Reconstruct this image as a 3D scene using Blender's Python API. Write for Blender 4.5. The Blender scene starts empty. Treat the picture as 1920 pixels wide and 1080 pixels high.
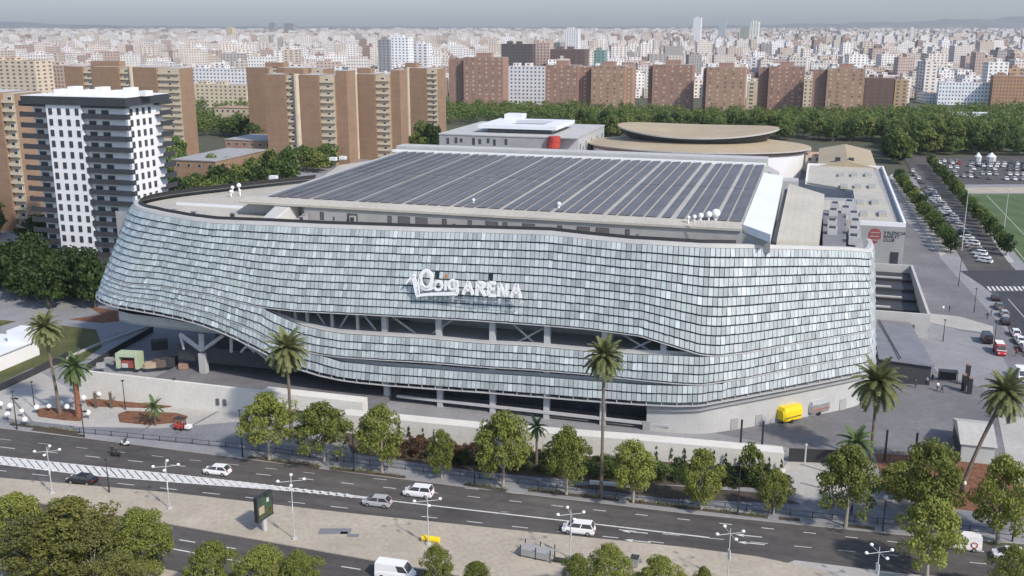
import bpy, math, random
from mathutils import Vector, Matrix
random.seed(11)
R = random.random
U_ = random.uniform
sc = bpy.context.scene
# ---------------------------------------------------------------- camera
F = 1900.0; H = 67.0; TH = math.atan(494 / F)
cd = bpy.data.cameras.new('camera'); cam = bpy.data.objects.new('camera', cd)
sc.collection.objects.link(cam); sc.camera = cam
cd.sensor_width = 36; cd.lens = 36 * F / 1920; cd.clip_start = 1; cd.clip_end = 60000
cam.location = (0, 0, H); cam.rotation_euler = (math.pi / 2 - TH, 0, 0)
# ---------------------------------------------------------------- sky and sun
SUN_EL = math.radians(42); SUN_AZ = math.atan2(.67, -.74)      # direction towards the sun, from +Y clockwise
w = bpy.data.worlds.new('World'); sc.world = w; w.use_nodes = True
nt = w.node_tree; bg = nt.nodes['Background']
sky = nt.nodes.new('ShaderNodeTexSky'); sky.sky_type = 'NISHITA'; sky.sun_disc = False
sky.sun_elevation = SUN_EL; sky.sun_rotation = SUN_AZ
sky.air_density = 1.0; sky.dust_density = 1.15; sky.ozone_density = 5.0; sky.altitude = 0
hs = nt.nodes.new('ShaderNodeHueSaturation'); hs.inputs['Saturation'].default_value = .9
nt.links.new(sky.outputs[0], hs.inputs['Color']); nt.links.new(hs.outputs[0], bg.inputs[0]); bg.inputs[1].default_value = 0.13
sd = bpy.data.lights.new('sun', 'SUN'); sun = bpy.data.objects.new('sun', sd); sc.collection.objects.link(sun)
sd.energy = 3.0; sd.angle = math.radians(3.0); sd.color = (1, .91, .80)
sv = Vector((math.cos(SUN_EL) * math.sin(SUN_AZ), math.cos(SUN_EL) * math.cos(SUN_AZ), math.sin(SUN_EL)))
sun.rotation_euler = sv.to_track_quat('Z', 'Y').to_euler()
sc.view_settings.view_transform = 'Standard'; sc.view_settings.look = 'None'
sc.view_settings.exposure = 0.54; sc.view_settings.gamma = 1
# ---------------------------------------------------------------- maths helpers
CT, ST = math.cos(TH), math.sin(TH)
def G(px, py, z=0.0):                     # point of the plane at height z under a photo position
    a = (px - 960) / F; b = (540 - py) / F
    t = (z - H) / (-ST + b * CT)
    return Vector((a * t, (CT + b * ST) * t, z))
def PR(p):
    d = p[1] * CT - (p[2] - H) * ST; u = p[1] * ST + (p[2] - H) * CT
    return 960 + F * p[0] / d, 540 - F * u / d
def ztop(p, py):                          # height at which the upright through p reaches photo row py
    lo, hi = -5.0, 400.0
    for _ in range(40):
        m = (lo + hi) / 2
        if PR((p[0], p[1], m))[1] > py: lo = m
        else: hi = m
    return lo
UX = Vector((.958, -.288, 0)).normalized(); VX = Vector((-UX.y, UX.x, 0)); RZ = math.atan2(UX.y, UX.x)
C0 = Vector((31.532, 157.966, 0)); ZA = 2.0   # arena datum above the ground
def W(u, v, z=0.0): return C0 + UX * u + VX * v + Vector((0, 0, z))
def L(p): d = Vector(p) - C0; return d.dot(UX), d.dot(VX)
def WA(u, v, z=0.0): return W(u, v, z + ZA)
def GA(px, py, z=0.0): return G(px, py, z + ZA)
def ulen(A, px):                          # width along UX that reaches photo column px
    lo, hi = -900.0, 900.0
    for _ in range(40):
        m = (lo + hi) / 2
        q = A + UX * m
        if PR(q)[0] < px: lo = m
        else: hi = m
    return lo
def interp(tab, x):
    if x <= tab[0][0]: return tab[0][1]
    for (a, b), (c, d) in zip(tab, tab[1:]):
        if x <= c: return b + (d - b) * (x - a) / (c - a)
    return tab[-1][1]
def catmull(pts, n=6):
    out = []
    P = [Vector(p) for p in pts]
    for i in range(len(P) - 1):
        a = P[max(i - 1, 0)]; b = P[i]; c = P[i + 1]; d = P[min(i + 2, len(P) - 1)]
        for k in range(n):
            t = k / n
            out.append(.5 * ((2 * b) + (c - a) * t + (2 * a - 5 * b + 4 * c - d) * t * t + (3 * b - a - 3 * c + d) * t ** 3))
    out.append(P[-1]); return out
# ---------------------------------------------------------------- materials
def mat(name, col, rough=.7, var=.12, scale=.5, metal=0, bump=0, spec=.4, col2=None, fine=0, coords='Object', detail=5):
    m = bpy.data.materials.new(name); m.use_nodes = True; t = m.node_tree; n = t.nodes; l = t.links
    b = n['Principled BSDF']; b.inputs['Roughness'].default_value = rough; b.inputs['Metallic'].default_value = metal
    b.inputs['Specular IOR Level'].default_value = spec
    tc = n.new('ShaderNodeTexCoord'); nz = n.new('ShaderNodeTexNoise'); nz.inputs['Scale'].default_value = scale
    nz.inputs['Detail'].default_value = detail; nz.inputs['Roughness'].default_value = .65
    l.new(tc.outputs[coords], nz.inputs['Vector'])
    mp = n.new('ShaderNodeMapRange'); mp.inputs[1].default_value = .3; mp.inputs[2].default_value = .7
    l.new(nz.outputs[0], mp.inputs[0])
    mx = n.new('ShaderNodeMix'); mx.data_type = 'RGBA'
    c1 = tuple(max(0, c * (1 - var)) for c in col); c2 = col2 or tuple(min(1, c * (1 + var)) for c in col)
    mx.inputs[6].default_value = (*c1, 1); mx.inputs[7].default_value = (*c2, 1)
    l.new(mp.outputs[0], mx.inputs[0]); out = mx.outputs[2]
    if fine:
        n2 = n.new('ShaderNodeTexNoise'); n2.inputs['Scale'].default_value = scale * 14; n2.inputs['Detail'].default_value = 3
        l.new(tc.outputs[coords], n2.inputs['Vector'])
        m2 = n.new('ShaderNodeMix'); m2.data_type = 'RGBA'; m2.blend_type = 'MULTIPLY'; m2.inputs[0].default_value = 1
        r2 = n.new('ShaderNodeMapRange'); r2.inputs[1].default_value = .3; r2.inputs[2].default_value = .7
        r2.inputs[3].default_value = 1 - fine; r2.inputs[4].default_value = 1 + fine
        l.new(n2.outputs[0], r2.inputs[0]); l.new(out, m2.inputs[6]); l.new(r2.outputs[0], m2.inputs[7]); out = m2.outputs[2]
    l.new(out, b.inputs['Base Color'])
    if bump:
        bp = n.new('ShaderNodeBump'); bp.inputs['Strength'].default_value = bump; bp.inputs['Distance'].default_value = .05
        l.new(nz.outputs[0], bp.inputs['Height']); l.new(bp.outputs[0], b.inputs['Normal'])
    return m
def grid_mul(m, sx, sy, rz=RZ, width=.05, dark=.75, brick=False, zrow=False):
    """multiply a joint grid into a material's base colour (paving slabs, brick courses, roof seams)"""
    t = m.node_tree; n = t.nodes; l = t.links; b = n['Principled BSDF']
    src = b.inputs['Base Color'].links[0].from_socket
    g = n.new('ShaderNodeTexCoord'); mpn = n.new('ShaderNodeMapping'); mpn.inputs['Rotation'].default_value = (0, 0, rz)
    l.new(g.outputs['Object'], mpn.inputs[0])
    sp = n.new('ShaderNodeSeparateXYZ'); l.new(mpn.outputs[0], sp.inputs[0])
    masks = []
    for ax, s in ((0, sx), (2 if zrow else 1, sy)):
        if not s: continue
        a = n.new('ShaderNodeMath'); a.operation = 'DIVIDE'; a.inputs[1].default_value = s; l.new(sp.outputs[ax], a.inputs[0])
        f = n.new('ShaderNodeMath'); f.operation = 'FRACT'; l.new(a.outputs[0], f.inputs[0])
        c = n.new('ShaderNodeMath'); c.operation = 'LESS_THAN'; c.inputs[1].default_value = width; l.new(f.outputs[0], c.inputs[0])
        masks.append(c.outputs[0])
    o = masks[0]
    if len(masks) > 1:
        x = n.new('ShaderNodeMath'); x.operation = 'MAXIMUM'; l.new(masks[0], x.inputs[0]); l.new(masks[1], x.inputs[1]); o = x.outputs[0]
    r = n.new('ShaderNodeMapRange'); r.inputs[3].default_value = 1; r.inputs[4].default_value = dark; l.new(o, r.inputs[0])
    mm = n.new('ShaderNodeMix'); mm.data_type = 'RGBA'; mm.blend_type = 'MULTIPLY'; mm.inputs[0].default_value = 1
    l.new(src, mm.inputs[6]); l.new(r.outputs[0], mm.inputs[7]); l.new(mm.outputs[2], b.inputs['Base Color'])
    return m
def attr_mat(name, rough=.6, spec=.4, var=.1, scale=.6, metal=0, windows=False, coat=0):
    """base colour from the face colour attribute 'Col'; optional window rows from the UV map in metres"""
    m = bpy.data.materials.new(name); m.use_nodes = True; t = m.node_tree; n = t.nodes; l = t.links
    b = n['Principled BSDF']; b.inputs['Roughness'].default_value = rough; b.inputs['Specular IOR Level'].default_value = spec
    b.inputs['Metallic'].default_value = metal; b.inputs['Coat Weight'].default_value = coat
    a = n.new('ShaderNodeAttribute'); a.attribute_name = 'Col'
    tc = n.new('ShaderNodeTexCoord'); nz = n.new('ShaderNodeTexNoise'); nz.inputs['Scale'].default_value = scale; nz.inputs['Detail'].default_value = 4
    l.new(tc.outputs['Object'], nz.inputs['Vector'])
    r = n.new('ShaderNodeMapRange'); r.inputs[1].default_value = .3; r.inputs[2].default_value = .7
    r.inputs[3].default_value = 1 - var; r.inputs[4].default_value = 1 + var; l.new(nz.outputs[0], r.inputs[0])
    mm = n.new('ShaderNodeMix'); mm.data_type = 'RGBA'; mm.blend_type = 'MULTIPLY'; mm.inputs[0].default_value = 1
    l.new(a.outputs['Color'], mm.inputs[6]); l.new(r.outputs[0], mm.inputs[7]); out = mm.outputs[2]
    if windows:
        uv = n.new('ShaderNodeUVMap'); sp = n.new('ShaderNodeSeparateXYZ'); l.new(uv.outputs[0], sp.inputs[0]); ms = []
        for ax, s, lo, hi in ((0, 3.4, .3, .72), (1, 3.0, .3, .75)):
            d = n.new('ShaderNodeMath'); d.operation = 'DIVIDE'; d.inputs[1].default_value = s; l.new(sp.outputs[ax], d.inputs[0])
            f = n.new('ShaderNodeMath'); f.operation = 'FRACT'; l.new(d.outputs[0], f.inputs[0])
            g1 = n.new('ShaderNodeMath'); g1.operation = 'GREATER_THAN'; g1.inputs[1].default_value = lo; l.new(f.outputs[0], g1.inputs[0])
            g2 = n.new('ShaderNodeMath'); g2.operation = 'LESS_THAN'; g2.inputs[1].default_value = hi; l.new(f.outputs[0], g2.inputs[0])
            x = n.new('ShaderNodeMath'); x.operation = 'MULTIPLY'; l.new(g1.outputs[0], x.inputs[0]); l.new(g2.outputs[0], x.inputs[1]); ms.append(x.outputs[0])
        x = n.new('ShaderNodeMath'); x.operation = 'MULTIPLY'; l.new(ms[0], x.inputs[0]); l.new(ms[1], x.inputs[1])
        m3 = n.new('ShaderNodeMix'); m3.data_type = 'RGBA'; l.new(x.outputs[0], m3.inputs[0]); l.new(out, m3.inputs[6])
        m3.inputs[7].default_value = (.13, .13, .14, 1); out = m3.outputs[2]
    l.new(out, b.inputs['Base Color'])
    return m
def leaf_mat(name, c1, c2, trans=.38):
    m = bpy.data.materials.new(name); m.use_nodes = True; t = m.node_tree; n = t.nodes; l = t.links
    b = n['Principled BSDF']; b.inputs['Roughness'].default_value = .55; b.inputs['Specular IOR Level'].default_value = .25
    g = n.new('ShaderNodeNewGeometry'); oi = n.new('ShaderNodeObjectInfo'); ad = n.new('ShaderNodeMath'); ad.operation = 'MULTIPLY_ADD'
    l.new(g.outputs['Random Per Island'], ad.inputs[0]); ad.inputs[1].default_value = .42
    s = n.new('ShaderNodeMath'); s.operation = 'MULTIPLY'; s.inputs[1].default_value = .58; l.new(oi.outputs['Random'], s.inputs[0]); l.new(s.outputs[0], ad.inputs[2])
    mx = n.new('ShaderNodeMix'); mx.data_type = 'RGBA'; mx.inputs[6].default_value = (*c1, 1); mx.inputs[7].default_value = (*c2, 1)
    l.new(ad.outputs[0], mx.inputs[0]); l.new(mx.outputs[2], b.inputs['Base Color'])
    tr = n.new('ShaderNodeBsdfTranslucent'); l.new(mx.outputs[2], tr.inputs[0]); ms = n.new('ShaderNodeMixShader'); ms.inputs[0].default_value = trans
    l.new(b.outputs[0], ms.inputs[1]); l.new(tr.outputs[0], ms.inputs[2]); l.new(ms.outputs[0], n['Material Output'].inputs[0])
    return m
M = {}
M['asphalt'] = mat('asphalt', (.088, .081, .077), .85, .22, .06, fine=.12, bump=.1)
def streaks(m, lo=.82, hi=1.14):
    t = m.node_tree; n = t.nodes; l = t.links; b = n['Principled BSDF']; src = b.inputs['Base Color'].links[0].from_socket
    for scl, rot, a_, c_ in (((.012, .55, 1), -RZ, lo, hi), ((.16, .16, .16), 0, .9, 1.08)):
        g = n.new('ShaderNodeTexCoord'); mp = n.new('ShaderNodeMapping'); mp.inputs['Rotation'].default_value = (0, 0, rot); mp.inputs['Scale'].default_value = scl
        mp.vector_type = 'POINT'; m0 = n.new('ShaderNodeMapping'); m0.inputs['Rotation'].default_value = (0, 0, rot); mp.inputs['Rotation'].default_value = (0, 0, 0)
        l.new(g.outputs['Object'], m0.inputs[0]); l.new(m0.outputs[0], mp.inputs[0]); z = n.new('ShaderNodeTexNoise'); z.inputs['Scale'].default_value = 1; z.inputs['Detail'].default_value = 4; l.new(mp.outputs[0], z.inputs['Vector'])
        r = n.new('ShaderNodeMapRange'); r.inputs[1].default_value = .35; r.inputs[2].default_value = .65; r.inputs[3].default_value = a_; r.inputs[4].default_value = c_; l.new(z.outputs[0], r.inputs[0])
        mm = n.new('ShaderNodeMix'); mm.data_type = 'RGBA'; mm.blend_type = 'MULTIPLY'; mm.inputs[0].default_value = 1; l.new(src, mm.inputs[6]); l.new(r.outputs[0], mm.inputs[7]); src = mm.outputs[2]
    l.new(src, b.inputs['Base Color']); return m
streaks(M['asphalt'])
M['asphalt_dark'] = mat('asphalt_dark', (.05, .05, .056), .8, .2, .08, fine=.1)
M['paint'] = mat('road_paint', (.62, .62, .6), .7, .2, 1.5)
M['beige_pave'] = grid_mul(mat('beige_pave', (.40, .355, .285), .85, .13, .12, fine=.1), 2.4, 2.4, width=.02, dark=.88)
M['grey_pave'] = grid_mul(mat('grey_pave', (.255, .255, .265), .8, .16, .09, fine=.08), 3, 3, width=.02, dark=.86)
M['light_pave'] = grid_mul(mat('light_pave', (.40, .385, .36), .8, .12, .1, fine=.08), 2, 2, width=.025, dark=.88)
M['blue_pave'] = grid_mul(mat('blue_pave', (.19, .195, .215), .75, .2, .12, fine=.1), 2, 2, width=.02, dark=.85)
M['plaza_dark'] = grid_mul(mat('plaza_dark', (.165, .163, .172), .8, .24, .05, fine=.1), 4, 4, width=.015, dark=.85)
M['kerb'] = mat('kerb_stone', (.42, .39, .35), .8, .1, 1)
M['ground'] = mat('ground', (.13, .12, .09), .95, .35, .01, col2=(.08, .095, .05), coords='Object')
M['concrete'] = mat('concrete', (.33, .33, .325), .75, .12, .25, fine=.05)
M['concrete_lt'] = mat('concrete_light', (.46, .46, .45), .75, .09, .2, fine=.05)
M['white_wall'] = grid_mul(mat('white_wall', (.62, .605, .56), .8, .09, .15, fine=.05), 6, 0, width=.01, dark=.85)
M['white_paint'] = mat('white_paint', (.78, .78, .77), .5, .05, .5)
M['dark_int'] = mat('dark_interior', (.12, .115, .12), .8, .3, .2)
M['mid_int'] = mat('mid_interior', (.30, .30, .305), .7, .25, .3)
M['steel_lt'] = mat('light_steel', (.48, .49, .50), .45, .06, .8)
M['steel_dk'] = mat('dark_steel', (.035, .036, .04), .5, .1, 1)
M['roof_lt'] = grid_mul(mat('roof_light', (.43, .425, .40), .7, .1, .08, fine=.06), 1.5, 0, rz=0, width=.06, dark=.86)
M['roof_bg'] = grid_mul(mat('roof_beige', (.45, .425, .365), .75, .1, .08, fine=.06), 1.2, 0, rz=0, width=.08, dark=.88)
M['roof_tan'] = grid_mul(mat('roof_tan', (.40, .33, .225), .8, .1, .06, fine=.08), 1.2, 0, rz=0, width=.07, dark=.88)
M['roof_white'] = mat('roof_white', (.72, .74, .78), .6, .04, .1)
M['terrace'] = grid_mul(mat('terrace', (.40, .385, .31), .8, .15, .3), 2, 2, rz=0, width=.05, dark=.8)
def solar_mat():
    m = mat('solar_glass', (.128, .123, .13), .5, .2, .25, spec=.5)
    grid_mul(m, 1.05, 1.75, rz=0, width=.05, dark=1.7)
    return m
M['solar'] = solar_mat()
M['glass'] = mat('dark_glass', (.06, .065, .075), .15, .4, .4, spec=.7)
M['brick'] = grid_mul(mat('brick_tan', (.29, .19, .125), .9, .12, .25, fine=.08), 0, .9, rz=0, width=.12, dark=.92, zrow=True)
grid_mul(M['brick'], 0, 2.9, rz=0, width=.06, dark=.86, zrow=True)
M['brick_red'] = grid_mul(mat('brick_red', (.34, .21, .165), .9, .14, .25, fine=.1), 0, 2.8, rz=0, width=.08, dark=.8, zrow=True)
M['brick_or'] = grid_mul(mat('brick_orange', (.38, .25, .18), .9, .12, .25, fine=.1), 0, 2.8, rz=0, width=.08, dark=.85, zrow=True)
M['cream'] = mat('cream_render', (.55, .47, .35), .85, .12, .3)
M['white_render'] = mat('white_render', (.78, .78, .79), .8, .04, .2)
M['charcoal'] = mat('charcoal_panel', (.045, .048, .055), .6, .15, .5)
M['red_paint'] = mat('red_paint', (.44, .055, .04), .45, .08, 1)
M['crest_red'] = mat('crest_red', (.30, .07, .07), .6, .1, 1)
M['letter'] = mat('sign_letter', (.92, .92, .93), .4, .02, 1)
M['back'] = mat('backing', (.10, .11, .12), .6, .2, .5)
M['mulch'] = mat('bark_mulch', (.15, .07, .04), .95, .35, 1.2, fine=.3, bump=.6, col2=(.24, .11, .06))
M['soil'] = mat('dark_soil', (.07, .055, .04), .95, .3, .6, fine=.3)
M['grass'] = mat('lawn', (.065, .085, .025), .95, .25, .12, fine=.25, col2=(.12, .115, .04))
M['pitch'] = grid_mul(mat('pitch_grass', (.085, .13, .05), .95, .08, .2, fine=.05), 12, 0, width=.5, dark=.86)
M['trunk'] = mat('tree_bark', (.33, .30, .25), .9, .25, 1.5, bump=.3)
M['trunk_dk'] = mat('dark_bark', (.12, .095, .075), .9, .25, 1.5, bump=.3)
M['palm_trunk'] = mat('palm_trunk', (.17, .135, .105), .9, .3, 2.5, bump=.5)
M['palm_red'] = mat('palm_fibre', (.22, .10, .06), .9, .3, 2.5, bump=.5)
M['dates'] = mat('date_stalks', (.55, .20, .05), .8, .3, 2)
M['leaf_a'] = leaf_mat('leaf_street', (.125, .155, .035), (.33, .35, .085))
M['leaf_b'] = leaf_mat('leaf_forest', (.055, .10, .03), (.17, .24, .065))
M['leaf_c'] = leaf_mat('leaf_yellow', (.11, .125, .03), (.28, .27, .07))
M['leaf_e'] = leaf_mat('leaf_forest_light', (.10, .14, .035), (.26, .30, .08))
M['leaf_d'] = leaf_mat('leaf_dark', (.025, .05, .016), (.07, .11, .03))
M['leaf_br'] = leaf_mat('leaf_brown', (.10, .11, .035), (.24, .235, .075))
M['palm'] = leaf_mat('palm_leaf', (.09, .115, .04), (.24, .25, .11), .2)
M['palm_g'] = leaf_mat('palm_green', (.07, .12, .04), (.17, .23, .09), .2)
M['shrub_red'] = leaf_mat('shrub_reddish', (.07, .035, .022), (.13, .075, .04), .2)
M['tyre'] = mat('tyre', (.02, .02, .02), .8, .1, 2)
M['rim'] = mat('rim', (.45, .45, .46), .35, .05, 2, metal=.6)
M['lamp_glass'] = mat('lamp_glass', (.82, .82, .80), .3, .02, 1)
M['yellow'] = mat('yellow_paint', (.82, .60, .02), .45, .05, .5)
M['silver'] = mat('silver_metal', (.55, .53, .50), .3, .15, 1, metal=.7)
M['skin'] = mat('skin', (.45, .28, .2), .6, .05, 3)
M['red_light'] = mat('tail_lamp', (.35, .01, .01), .3, .05, 3)
M['canvas'] = mat('tent_canvas', (.47, .49, .48), .7, .06, .4)
CARCOL = {'white': (.80, .80, .80), 'silver': (.42, .43, .44), 'black': (.015, .015, .018), 'grey': (.14, .145, .15), 'dark blue': (.02, .035, .09),
          'red': (.42, .03, .03), 'beige': (.48, .44, .36)}
for k, c in CARCOL.items(): M['car_' + k] = mat('car_paint_' + k.replace(' ', '_'), c, .25, .03, .5, spec=.6)
M['city'] = attr_mat('city_walls', .85, .3, .07, .15, windows=True)
# ---------------------------------------------------------------- mesh builder
class MB:
    def __init__(s): s.v = []; s.f = []; s.m = []; s.c = []; s.uv = []
    def add(s, pts, faces, mi=0, col=None, uv=None):
        o = len(s.v); s.v += [tuple(p) for p in pts]
        for i, f in enumerate(faces):
            s.f.append([o + k for k in f]); s.m.append(mi); s.c.append(col); s.uv.append(uv[i] if uv else None)
    def box(s, x0, x1, y0, y1, z0, z1, mi=0, col=None, top=None):
        p = [(x0, y0, z0), (x1, y0, z0), (x1, y1, z0), (x0, y1, z0), (x0, y0, z1), (x1, y0, z1), (x1, y1, z1), (x0, y1, z1)]
        s.add(p, [(0, 3, 2, 1), (0, 1, 5, 4), (1, 2, 6, 5), (2, 3, 7, 6), (3, 0, 4, 7)], mi, col)
        s.add(p[4:], [(0, 1, 2, 3)], mi if top is None else top, col)
    def hexa(s, p, mi=0, col=None):       # 4 bottom + 4 top points
        s.add(p, [(0, 3, 2, 1), (4, 5, 6, 7), (0, 1, 5, 4), (1, 2, 6, 5), (2, 3, 7, 6), (3, 0, 4, 7)], mi, col)
    def prism(s, poly, z0, z1, mi=0, top=None, col=None):
        n = len(poly); b = [(p[0], p[1], z0) for p in poly] + [(p[0], p[1], z1) for p in poly]
        s.add(b, [(i, (i + 1) % n, n + (i + 1) % n, n + i) for i in range(n)], mi, col)
        s.add(b, [tuple(range(n, 2 * n)), tuple(reversed(range(n)))], mi if top is None else top, col)
    def tube(s, p0, p1, r0, r1=None, n=8, mi=0, cap=True):
        r1 = r0 if r1 is None else r1
        a = Vector(p0); b = Vector(p1); d = (b - a).normalized(); x = d.orthogonal().normalized(); y = d.cross(x)
        pts = [a + (x * math.cos(2 * math.pi * k / n) + y * math.sin(2 * math.pi * k / n)) * r0 for k in range(n)]
        pts += [b + (x * math.cos(2 * math.pi * k / n) + y * math.sin(2 * math.pi * k / n)) * r1 for k in range(n)]
        fs = [(k, (k + 1) % n, n + (k + 1) % n, n + k) for k in range(n)]
        if cap: fs += [tuple(range(n, 2 * n)), tuple(reversed(range(n)))]
        s.add(pts, fs, mi)
    def path(s, pts, rs, n=7, mi=0):
        for i in range(len(pts) - 1): s.tube(pts[i], pts[i + 1], rs[i], rs[i + 1], n, mi, cap=(i in (0, len(pts) - 2)))
    def ball(s, c, r, n=10, k=7, mi=0, sz=1):
        pts = []; 
        for j in range(k + 1):
            a = math.pi * j / k
            for i in range(n):
                b = 2 * math.pi * i / n
                pts.append((c[0] + r * math.sin(a) * math.cos(b), c[1] + r * math.sin(a) * math.sin(b), c[2] + r * sz * math.cos(a)))
        s.add(pts, [(j * n + i, (j + 1) * n + i, (j + 1) * n + (i + 1) % n, j * n + (i + 1) % n) for j in range(k) for i in range(n)], mi)
    def mesh(s, name, mats):
        me = bpy.data.meshes.new(name); me.from_pydata(s.v, [], s.f)
        for m in mats: me.materials.append(M[m] if isinstance(m, str) else m)
        me.polygons.foreach_set('material_index', s.m)
        if any(c is not None for c in s.c):
            ca = me.color_attributes.new('Col', 'FLOAT_COLOR', 'CORNER'); d = []
            for f, c in zip(s.f, s.c): d += list((*(c or (.5, .5, .5)), 1)) * len(f)
            ca.data.foreach_set('color', d)
        if any(u is not None for u in s.uv):
            ul = me.uv_layers.new(name='UVMap'); d = []
            for f, u in zip(s.f, s.uv):
                for k in range(len(f)): d += list(u[k]) if u else [0, 0]
            ul.data.foreach_set('uv', d)
        me.update(); return me
    def build(s, name, mats, parent=None, loc=(0, 0, 0), rz=0, smooth=False):
        if not isinstance(mats, list): mats = [mats]
        return link(name, s.mesh(name, mats), parent, loc, rz, smooth)
def link(name, me, parent=None, loc=(0, 0, 0), rz=0, smooth=False):
    o = bpy.data.objects.new(name, me); sc.collection.objects.link(o)
    if smooth: me.polygons.foreach_set('use_smooth', [True] * len(me.polygons))
    o.parent = parent; o.location = loc; o.rotation_euler = (0, 0, rz); return o
def tag(o, label, cat, group=None):
    o['label'] = label; o['category'] = cat
    if group: o['group'] = group
    return o
def thing(name, label, cat, loc=(0, 0, 0), rz=0, group=None):
    o = bpy.data.objects.new(name, None); sc.collection.objects.link(o); o.empty_display_size = .5
    o.location = loc; o.rotation_euler = (0, 0, rz); return tag(o, label, cat, group)
def copy_tree(o, parent=None, loc=None, rz=None, label=None, scale=None, group=None):
    c = o.copy(); sc.collection.objects.link(c); c.parent = parent
    if loc is not None: c.location = loc
    if rz is not None: c.rotation_euler = (0, 0, rz)
    if scale is not None: c.scale = scale
    if label: c['label'] = label
    if group: c['group'] = group
    for ch in list(o.children): copy_tree(ch, c)
    return c
def structure(name, mb, mats, loc=(0, 0, 0), rz=0):
    o = mb.build(name, mats, None, loc, rz); o['kind'] = 'structure'; return o
ORD = ['first', 'second', 'third', 'fourth', 'fifth', 'sixth', 'seventh', 'eighth', 'ninth', 'tenth', 'eleventh', 'twelfth', 'thirteenth',
       'fourteenth', 'fifteenth', 'sixteenth', 'seventeenth', 'eighteenth', 'nineteenth']
TENS = {20: 'twenty', 30: 'thirty', 40: 'forty', 50: 'fifty', 60: 'sixty', 70: 'seventy', 80: 'eighty', 90: 'ninety'}
TENTH = {20: 'twentieth', 30: 'thirtieth', 40: 'fortieth', 50: 'fiftieth', 60: 'sixtieth', 70: 'seventieth', 80: 'eightieth', 90: 'ninetieth'}
def nth(i):                               # i from 0
    i += 1
    if i < 20: return ORD[i - 1]
    t = i // 10 * 10; r = i % 10
    return TENTH[t] if r == 0 else TENS[t] + '-' + ORD[r - 1]
# ================================================================ GROUND, ROADS, PAVEMENTS
def pix(l, z=0.0): return [G(x, y, z).to_tuple()[:2] for x, y in l]
def sheet(name, poly, z, m):
    b = MB(); b.add([(p[0], p[1], z) for p in poly], [tuple(range(len(poly)))]); return structure(name, b, m)
def slab(name, poly, z0, z1, m, side='kerb'):
    b = MB(); b.prism(poly, z0, z1, 0, 1); return structure(name, b, [side, m])
b = MB(); b.add([(-16500, -1500, -.03), (16500, -1500, -.03), (16500, 16500, -.03), (-16500, 16500, -.03)], [(0, 1, 2, 3)])
structure('ground', b, 'ground')
def uvp(l): return [W(*p).to_tuple()[:2] for p in l]
# the avenue and the service road lie on one asphalt sheet
sheet('main_road', uvp([(-330, -34.5), (-330, -130), (330, -130), (330, 10), (120, -12), (60, -25)]), .0, 'asphalt')
# pavements round the arena (one raised slab, its far kerb follows the photograph)
far = [(-60, 792), (0, 803), (160, 822), (400, 853), (640, 884), (900, 917), (1280, 962), (1500, 984), (1700, 1004), (1920, 1020), (2150, 1040)]
slab('plaza', pix(far) + uvp([(110, 20), (150, 330), (-250, 330), (-250, -30)]), -.03, .13, 'grey_pave')
slab('median', pix([(-200, 882), (0, 897), (320, 925), (640, 962), (960, 995), (1280, 1027), (1420, 1045), (1560, 1075), (1500, 1100), (1200, 1118), (900, 1088), (640, 1041), (320, 984), (0, 932), (-200, 905)]), -.03, .14, 'beige_pave')
slab('median', pix([(1490, 1052), (1700, 1078), (1900, 1092), (2300, 1130), (2300, 1250), (1500, 1130), (1400, 1090)]), -.03, .135, 'light_pave')
slab('near_pavement', pix([(-300, 985), (-60, 985), (200, 1045), (500, 1110), (900, 1190), (1500, 1300), (1500, 1600), (-300, 1600)]), -.03, .14, 'beige_pave')
Z1 = .134
sheet('light_paving', pix([(0, 720), (62, 690), (160, 745), (430, 752), (560, 775), (460, 800), (445, 840), (300, 822), (150, 808), (0, 790), (-150, 775), (-150, 740)], .13), Z1, 'light_pave')
sheet('garden_soil', pix([(640, 805), (760, 808), (1455, 868), (1465, 880), (1450, 900), (1440, 915), (1130, 905), (900, 885), (660, 850)], .13), Z1 + .032, 'soil')
sheet('garden_soil', pix([(1060, 912), (1180, 905), (1440, 925), (1500, 945), (1250, 935)], .13), Z1 + .040, 'soil')
sheet('blue_pavement', pix([(0, 792), (150, 810), (440, 842), (660, 866), (900, 897), (1280, 942), (1560, 972), (1920, 1000), (2100, 1015), (2100, 985), (1700, 948), (1500, 930), (1250, 920), (1000, 893), (660, 850), (460, 825), (455, 790), (300, 803), (150, 800), (0, 783)], .13), Z1 + .004, 'blue_pave')
sheet('entrance_paving', pix([(1475, 870), (1485, 842), (1610, 850), (1650, 905), (1640, 950), (1500, 935), (1440, 915)], .13), Z1 + .012, 'light_pave')
sheet('mulch_bed', pix([(1640, 850), (1780, 858), (1900, 870), (1990, 905), (1990, 980), (1760, 950), (1660, 925)], .13), Z1 + .036, 'mulch')
sheet('plaza_pavement', pix([(1320, 800), (1640, 688), (1650, 420), (1700, 415), (1960, 700), (1960, 740), (1880, 770), (1910, 872), (1640, 850), (1480, 840), (1340, 812)], .13), Z1, 'plaza_dark')
sheet('pale_path', pix([(1870, 775), (1960, 790), (1960, 1010), (1895, 900)], .13), Z1 + .044, 'light_pave')
sheet('pale_path', pix([(1742, 588), (1800, 594), (1862, 612), (1862, 626), (1800, 618), (1742, 604)], .13), Z1 + .048, 'light_pave')
sheet('street_side_paving', pix([(1700, 640), (1745, 600), (1800, 620), (1860, 630), (1890, 690), (1880, 740), (1760, 700)], .13), Z1 + .008, 'grey_pave')  # even grey paving, paler than the plaza around it
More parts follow.
